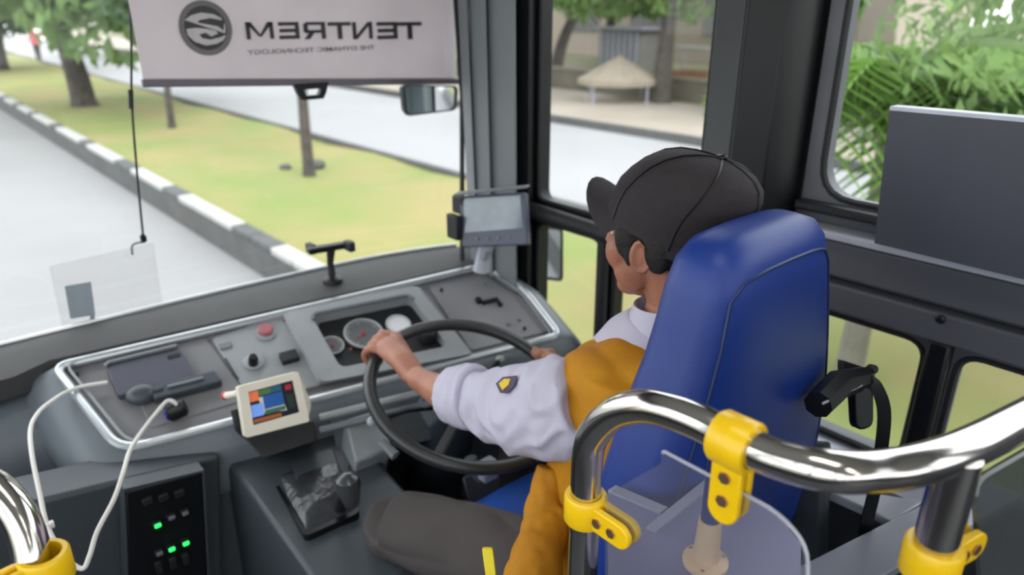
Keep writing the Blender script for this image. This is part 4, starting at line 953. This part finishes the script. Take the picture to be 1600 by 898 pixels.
# shirt: torso, collar, sleeves
def oval(c, ax, upv, rv, rh, n=28, wob=0, ph=0):
    a = Vector(ax).normalized(); u = (Vector(upv) - a * Vector(upv).dot(a)).normalized(); v = a.cross(u)
    return [Vector(c) + (u * math.cos(2 * PI * k / n) * rv + v * math.sin(2 * PI * k / n) * rh) * (1 + wob * math.sin(3 * 2 * PI * k / n + ph)) for k in range(n)]
sh_ = MB()
px_ = [(915, 625, 1.21, 74, .075), (874, 640, 1.245, 80, .080), (845, 641, 1.29, 75, .078), (815, 640, 1.33, 68, .074), (785, 634, 1.375, 58, .068), (766, 628, 1.405, 50, .062), (752, 624, 1.43, 42, .052), (738, 621, 1.45, 38, .048)]
cs_ = [D(a, b_, d) for a, b_, d, _, _ in px_]; rg = []
for i, (a, b_, d, rv, rh) in enumerate(px_):
    ax = cs_[min(i + 1, len(cs_) - 1)] - cs_[max(i - 1, 0)]
    rg.append(oval(cs_[i], ax, UP, rv * d / FPX * 1.02, rh, wob=.02, ph=i))
sh_.rings(rg)
shp = [(1.04, .70, .90), (SR_.x + .03, SR_.y + .01, SR_.z - .005), ((SR_ + ER) / 2)[:], (ER * .9 + WRr * .1)[:]]
sh_.tube([Vector(q) for q in shp], [.085, .080, .074, .062], 18)
sh_.tube([(.935, .665, .995), (.932, .67, .965), (.93, .675, .90), (.93, .68, .7), (.92, .68, .53)], [.068, .10, .14, .15, .15], 24)
def folds(c):
    q = Vector((c.x * .8 + c.y * .6, c.y * .8 - c.x * .6, c.z)); d = .02 * noise.noise(c * 8)
    ridge = .30 - abs(noise.noise(Vector((q.x * 9 + 3, (q.y + d) * 24, (q.z + q.y * .7 + d) * 17))))
    k_ = 1 if c.x < .80 else max(.15, 1 - (c.x - .80) * 20)
    return k_ * (.004 * noise.noise(Vector((q.x * 14, q.y * 34, (q.z + d) * 26))) + .020 * max(-.12, ridge))
shirt = remesh('shirt', sh_, M_shirt, dr, .0055, 4, folds)
# rolled cuff
cf = MB(); cfp = [(745, 622, 1.435, 50), (739, 621, 1.445, 53), (722, 619, 1.475, 50), (706, 618, 1.50, 43), (699, 618, 1.508, 38)]
cc_ = [D(a, b_, d) for a, b_, d, _ in cfp]; rg = []
for i, (a, b_, d, rv) in enumerate(cfp):
    rg.append(oval(cc_[i], cc_[-1] - cc_[0], UP, rv * d / FPX, .046 + .010 * (i < 3), wob=.015, ph=i * .6))
rg += [oval(cc_[-1] + (cc_[0] - cc_[-1]) * .1, cc_[-1] - cc_[0], UP, .028, .030), oval(cc_[0], cc_[-1] - cc_[0], UP, .026, .028)]
cf.rings(rg, False, True)
cuf = remesh('rolled_cuff', cf, M_shirt, dr, .004, 2, lambda c: .0022 * noise.noise(c * 45) + .0015 * math.sin((c - cc_[0]).dot((cc_[-1] - cc_[0]).normalized()) * 240))
# shield patch and piping sewn onto the sleeve: small cloth pieces laid on the sleeve's own surface
from mathutils.bvhtree import BVHTree
so_ = origin(shirt); bv = BVHTree.FromPolygons([v.co + so_ for v in shirt.data.vertices], [tuple(p.vertices) for p in shirt.data.polygons])
def sewn(name, pix, m, th=.0016):
    pts = []
    for a, b_ in pix:
        h = bv.ray_cast(CAM, ray(a, b_).normalized()); pts.append((h[0] + h[1] * .0045) if h[0] else D(a, b_, 1.3))
    n_ = len(pts); nr = sum(((pts[(i + 1) % n_] - pts[0]).cross(pts[(i + 2) % n_] - pts[0]) for i in range(n_ - 2)), Vector()).normalized()
    if nr.dot(CAM - pts[0]) < 0: nr = -nr
    return build(name, MB().prism(pts, nr * th), m, dr, smooth=False)
sewn('shield_patch', [(779, 601), (790, 591), (812, 589), (808, 603), (797, 615), (785, 614)], mat('patch_dark', (70, 56, 84), .7))
sewn('patch_centre', [(785, 602), (793, 595), (803, 595), (800, 604), (791, 611)], mat('patch_yellow', (214, 178, 40), .7), .0045)
build('collar', MB().rings([oval(Vector((.935, .66, .955)), (0, .1, 1), (0, 1, 0), .085, .085), oval(Vector((.938, .662, 1.000)), (0, .12, 1), (0, 1, 0), .070, .072), oval(Vector((.945, .664, 1.030)), (0, .12, 1), (0, 1, 0), .063, .064), oval(Vector((.945, .664, 1.028)), (0, .12, 1), (0, 1, 0), .058, .059), oval(Vector((.938, .662, .99)), (0, .12, 1), (0, 1, 0), .062, .062)], False), M_shirt, dr, ang=80)
# sleeve patch (yellow shield with dark centre) lying on the sleeve
def patch(pix, d, m, name, th=.003):
    return build(name, MB().prism([D(a, b_, d - (.00) + (a - 800) * dk) for a, b_ in pix], FW * .012), m, dr, smooth=False)
dk = -.0006
# mustard vest
vm = MB()
def tor(z, cx, cy, wx, wy): return sering(cx, cy, z, wx, wy, 36, 2.4)
vm.rings([tor(.50, .905, .70, .200, .150), tor(.56, .91, .70, .195, .150), tor(.66, .92, .690, .188, .142), tor(.78, .93, .685, .192, .140), tor(.88, .935, .68, .196, .132), tor(.94, .938, .672, .180, .112),tor(.958, .940, .668, .12, .085)])
vm.ell(Vector((.808, .70, .895)), (.060, .084, .075)).ell(Vector((.85, .672, .930)), (.062, .075, .055)).ell(Vector((.845, .63, .93)), (.055, .06, .05)); vm.ell(Vector((1.08, .70, .915)), (.065, .088, .078))
def vf(c): return .004 * noise.noise(Vector((c.x * 20, c.y * 20, c.z * 7))) + .006 * (abs(noise.noise(Vector((c.x * 9, c.y * 9, c.z * 5 + 7)))) - .2)
remesh('vest', vm, M_vest, dr, .0055, 4, vf)
# loose vest hem bunched over the hip
hemc = [D(868, 800, 1.26), D(845, 850, 1.22), D(832, 905, 1.18), D(826, 960, 1.14)]
remesh('vest_hem', MB().tube(hemc, [.030, .042, .050, .052], 16).tube([D(860, 730, 1.27), D(848, 790, 1.26), D(842, 850, 1.22)], [.026, .030, .036], 14), M_vest, dr, .005, 4, lambda c: .006 * (abs(noise.noise(Vector((c.x * 30, c.y * 30, c.z * 14)))) - .2))
# trousers
HL = Vector((.80, .66, .480)); KL = D(612, 812, 1.47); HR_ = Vector((1.02, .68, .485)); KR = Vector((1.08, 1.12, .55))
tm = MB()
tm.tube(spline([HL, HL * .5 + KL * .5 + Vector((0, 0, .004)), KL], 5), [.098, .098, .096, .094, .091, .088, .084, .080, .076, .071, .064], 18)
tm.tube([KL, KL + Vector((.06, .05, -.2)), Vector((.74, 1.20, .11))], [.064, .055, .05], 14)
tm.tube(spline([HR_, HR_ * .5 + KR * .5, KR], 4), [.098, .096, .094, .09, .086, .08, .076, .070, .064], 18)
tm.tube([KR, KR + Vector((0, .1, -.22)), Vector((1.06, 1.27, .14))], [.064, .055, .05], 14)
tm.ell((.91, .66, .50), (.17, .11, .075))
remesh('trousers', tm, M_trou, dr, .0065, 14, lambda c: .012 * (abs(noise.noise(Vector((c.x * 11, c.y * 6, c.z * 14)))) - .2))
for a in (Vector((.74, 1.22, .0)), Vector((1.06, 1.28, .03))):
    build('shoe', MB().rings([sering(a.x, a.y + .05, a.z + z, wx, wy, 20, 2.5) for z, wx, wy in ((0, .045, .13), (.03, .047, .13), (.07, .042, .11), (.11, .036, .06))]), M_black, dr, ang=60)

# ================================================================== RAILS, CLAMPS, SCREENS
def rail(name, path, r, label):
    t = thing(name, label, 'handrail', Vector((path[0].x, path[0].y, 0))); return t
XR = .514; RZ = 1.14
rx = lambda x, y: on(x, y, 0, XR)
rz = lambda x, y: on(x, y, 2, RZ)
pA = [Vector((XR, .455, 0.0)), Vector((XR, .455, .85)), Vector((XR, .455, .96)), rx(919, 705), rx(932, 672), rx(962, 645), rx(1005, 635), rx(1050, 643), rx(1100, 662), rx(1150, 689), rx(1220, 718), (rx(1300, 736) + rz(1300, 736)) / 2, rz(1380, 735), rz(1450, 722), rz(1520, 696), rz(1600, 655), rz(1760, 570)]
t1 = thing('grab_rail', 'curved polished steel grab rail behind the driver seat', 'handrail', (XR, .455, 0))
build('tube', MB().tube(pA[:2] + spline(pA[2:], 5), .0180, 20), M_chrome, t1)
pj = rz(1499, 712)
build('corner_post', MB().tube([Vector((pj.x, pj.y, 0)), pj], .0185, 20), M_chrome, t1)
build('wall_stay', MB().tube([pA[-1], Vector((1.49, pA[-1].y - .1, pA[-1].z))], .0190, 16), M_chrome, t1)
# left entrance rail
t2 = thing('grab_rail', 'polished steel rail bending down at the bottom left corner', 'handrail', (.03, .80, 0))
pB = [Vector((.022, .79, 0)), Vector((.022, .79, .75)), D(52, 905, .77), D(48, 860, .77), D(34, 815, .77), D(8, 778, .77), D(-30, 752, .77), D(-120, 735, .77), D(-260, 735, .77)]
build('tube', MB().tube(pB[:2] + spline(pB[2:], 5), .0185, 20), M_chrome, t2)
def clamp(c, axis, tabdir, label, L=.072, Wt=.031, group=None, bolts=(.030, .054)):
    c = Vector(c); ax = Vector(axis).normalized(); td = Vector(tabdir); td = (td - ax * td.dot(ax)).normalized(); nr = ax.cross(td)
    t = thing('rail_clamp', label, 'clamp', c)
    n = 28; r0, r1, h = .0183, .0252, .037
    o1 = [[c + ax * hh + (td * math.cos(2 * PI * k / n) + nr * math.sin(2 * PI * k / n)) * r_ for k in range(n)] for r_, hh in ((r0, -h / 2), (r1 - .002, -h / 2), (r1, -h / 2 + .003), (r1, h / 2 - .003), (r1 - .002, h / 2), (r0, h / 2))]
    build('collar', MB().rings(o1, False, True), M_yel, t, ang=50)
    for s in (-1, 1):
        pts = []
        m = 10
        for k in range(m + 1):
            a = -PI / 2 + PI * k / m; pts.append(c + td * (L - Wt / 2 + .012 + math.cos(a) * Wt / 2) + ax * (math.sin(a) * Wt / 2))
        pts = [c + td * .020 - ax * Wt / 2] + pts + [c + td * .020 + ax * Wt / 2]
        build('jaw_plate', MB().prism([q + nr * (s * .0035) for q in pts], nr * (s * .0085)), M_yel, t, bevel=.0018)
    for bo_ in bolts:
        q = c + td * bo_
        build('bolt', MB().lathe([(.0062, -.0145), (.0062, -.0118), (.0032, -.0118), (.0032, .0118), (.0062, .0118), (.0062, .0145), (.003, .0165)], q, nr, 6), M_bolt, t)
    return t
# plane of the clear guard: runs straight back from the pole, under the rail
g0 = Vector((XR, .455, 0)); gn = Vector((-1, 0, 0))
GP = lambda x, y, o=0: onpl(x, y, g0, gn, o)
cA = rx(915, 791); cA.x, cA.y = XR, .455
clamp(cA, (0, 0, 1), (0, -1, 0), 'yellow clamp on the upright of the grab rail beside the vest', L=.062, bolts=(.029, .050))
clamp(rx(1150, 690), rx(1220, 718) - rx(1100, 662), (0, 0, -1), 'yellow clamp hanging from the middle of the curved rail', L=.072, bolts=(.033, .058))
c3 = Vector((pj.x, pj.y, on(1472, 852, 1, pj.y).z))
clamp(c3, (0, 0, 1), Vector((.974, -.225, 0)), 'yellow clamp on the corner post at the lower right', L=.055, bolts=(.030, .048))
clamp((.022, .79, D(50, 888, .77).z), (0, 0, 1), Vector((-1, -.15, 0)), 'yellow clamp at the bottom left on the entrance rail', L=.075)
gp = [GP(948, 772), GP(1036, 722), GP(1036, 704), GP(1216, 800), GP(1262, 852), GP(1262, 1150), GP(948, 1150)]
gg = thing('clear_guard', 'clear acrylic guard panel with white edges clamped behind the driver', 'screen', gp[-2])
gl = roundpoly(gp, [.003, .003, .003, .03, .03, .01, .01], 4)
build('acrylic_sheet', MB().prism([q - gn * .003 for q in gl], gn * .006), G_acr, gg, ang=20)
build('sheet_edge', MB().tube(gl[10:30], .0019, 6), mat('pale_edge', (190, 192, 206), .3), gg)
# grey box with raised pale rims behind the clear guard
ZB = .88
bx = thing('equipment_box', 'grey violet equipment box with pale rim behind the clear guard', 'box', (.7, .4, 0))
zb = lambda x, y, o=0: on(x, y, 2, ZB + o)
c0_ = zb(1010, 822); c1_ = zb(1112, 740); a0_ = zb(950, 765); a1_ = zb(1032, 800)
build('rim', MB().prism([c0_, c1_, c1_ + Vector((.004, -.014, 0)), c0_ + Vector((.004, -.014, 0))], (0, 0, -.02)), M_ledge, bx)
build('rim', MB().prism([a0_, a1_, a1_ + Vector((.016, 0, 0)), a0_ + Vector((.016, 0, 0))], (0, 0, -.02)), M_ledge, bx)
dz_ = Vector((0, 0, -.004))
top_ = [a0_ + dz_, a0_ + Vector((.004, 0, -.004)), a1_ + dz_, c0_ + dz_, c1_ + dz_, zb(1205, 786) + dz_, zb(1252, 846) + dz_, zb(1252, 1060) + dz_, zb(952, 1060) + dz_]
build('box_top', MB().prism(top_, (0, 0, -.016)), M_shelf, bx)
build('box_side', MB().rings([[Vector((q.x, q.y, .02)) for q in top_[5:]], [q - Vector((0, 0, .02)) for q in top_[5:]]]), M_low, bx)
# pole and flange behind the guard
fc = zb(1102, 876)
pf = thing('post_flange', 'flanged metal foot and post with painted-in reflections behind the clear guard', 'post', fc)
build('flange', MB().lathe([(.027, -.003), (.027, .003), (.018, .006)], fc, UZ, 24), mat('reflection_beige_metal', (206, 176, 138), .4), pf)  # beige base colour stands in for reflections on the metal
build('socket', MB().lathe([(.016, .003), (.0135, .062)], fc, UZ, 16), MC['reflection_beige_metal'], pf)
build('post', MB().tube([fc + Vector((0, 0, .05)), fc + Vector((0, 0, .185))], .0115, 14), mat('seat_reflection_post', (40, 52, 110), .3, metal=.3), pf)  # blue base colour paints in the seat mirrored in the post
for k in range(3): build('screw', MB().lathe([(.0025, 0), (.0025, .002)], fc + Vector((.022 * math.cos(2.1 * k + 3.6), .022 * math.sin(2.1 * k + 3.6), .003)), UZ, 8), M_bolt, pf)
ZS = .62
zp = lambda x, y, z=ZS: on(x, y, 2, z)
# pale ledge frame to the right of the seat
lg = thing('side_ledge', 'pale grey flat ledge running to the window right of the seat', 'ledge', (1.25, .36, 0))
l0, l1, l2, l3 = zp(1228, 894), zp(1455, 780), zp(1640, 684), zp(1650, 770)
L0 = [zp(1210, 903), zp(1460, 778), Vector((1.495, .285, ZS)), Vector((1.495, .20, ZS)), zp(1350, 915)]
build('ledge_top', MB().prism(L0, (0, 0, -.02)), M_ledge, lg, bevel=.003)
build('ledge_face', MB().prism([L0[-1] - Vector((0, -.01, .02)), L0[-2] - Vector((.0, -.01, .02)), L0[-2] - Vector((0, -.01, .6)), L0[-1] - Vector((0, -.01, .6))], (0, .02, 0)), M_blackm, lg)
build('ledge_arm', MB().prism([zp(1296, 768), zp(1330, 764), zp(1446, 782), zp(1394, 812)], (0, 0, -.02)), M_ledge, lg, bevel=.003)
build('ledge_inner', MB().lim(1.18, 1.47, .3, .42, .02, .46), M_low, lg)
build('side_ledge_back', MB().lim(1.40, 1.5, .30, .98, .53, .56), M_ledge, lg)
# small grey screen at the right edge held by the corner clamp
hg = c3 + Vector((.02, -.004, 0)); hd_ = Vector((.974, -.225, 0)).normalized(); hn = Vector((-hd_.y, hd_.x, 0))
HP = lambda x, y: onpl(x, y, hg, hn)
sp2 = roundpoly([HP(1524, 752), HP(1700, 650), HP(1700, 1100), HP(1545, 1100)], [.02, 0, 0, 0], 5)
t = thing('side_screen', 'smoked grey acrylic panel at the right edge beside the corner post', 'screen', HP(1600, 1100))
build('acrylic_sheet', MB().prism(sp2, hn * .005), glassmat('smoked_acrylic', (.30, .32, .33), gloss=.2, haze=.25, hazecol=(120, 124, 126)), t, ang=20)
build('sheet_edge', MB().tube(sp2[0:9], .002, 6), mat('dull_edge', (150, 152, 156), .3), t)
# yellow strap handle near the bottom centre
t = thing('brake_lever', 'yellow plastic lever tip beside the driver thigh at the bottom edge', 'lever', D(765, 960, 1.05))
build('lever_tip', MB().prism(roundpoly([D(753, 857, 1.05), D(770, 857, 1.05), D(778, 925, 1.05), D(762, 925, 1.05)], .003, 3), FW * .008), mat('acid_yellow', (236, 214, 20), .4), t, bevel=.001)
build('lever_base', MB().tube([D(768, 915, 1.06), Vector((.62, .62, .12)), Vector((.62, .62, 0))], .02, 10), M_blackm, t)
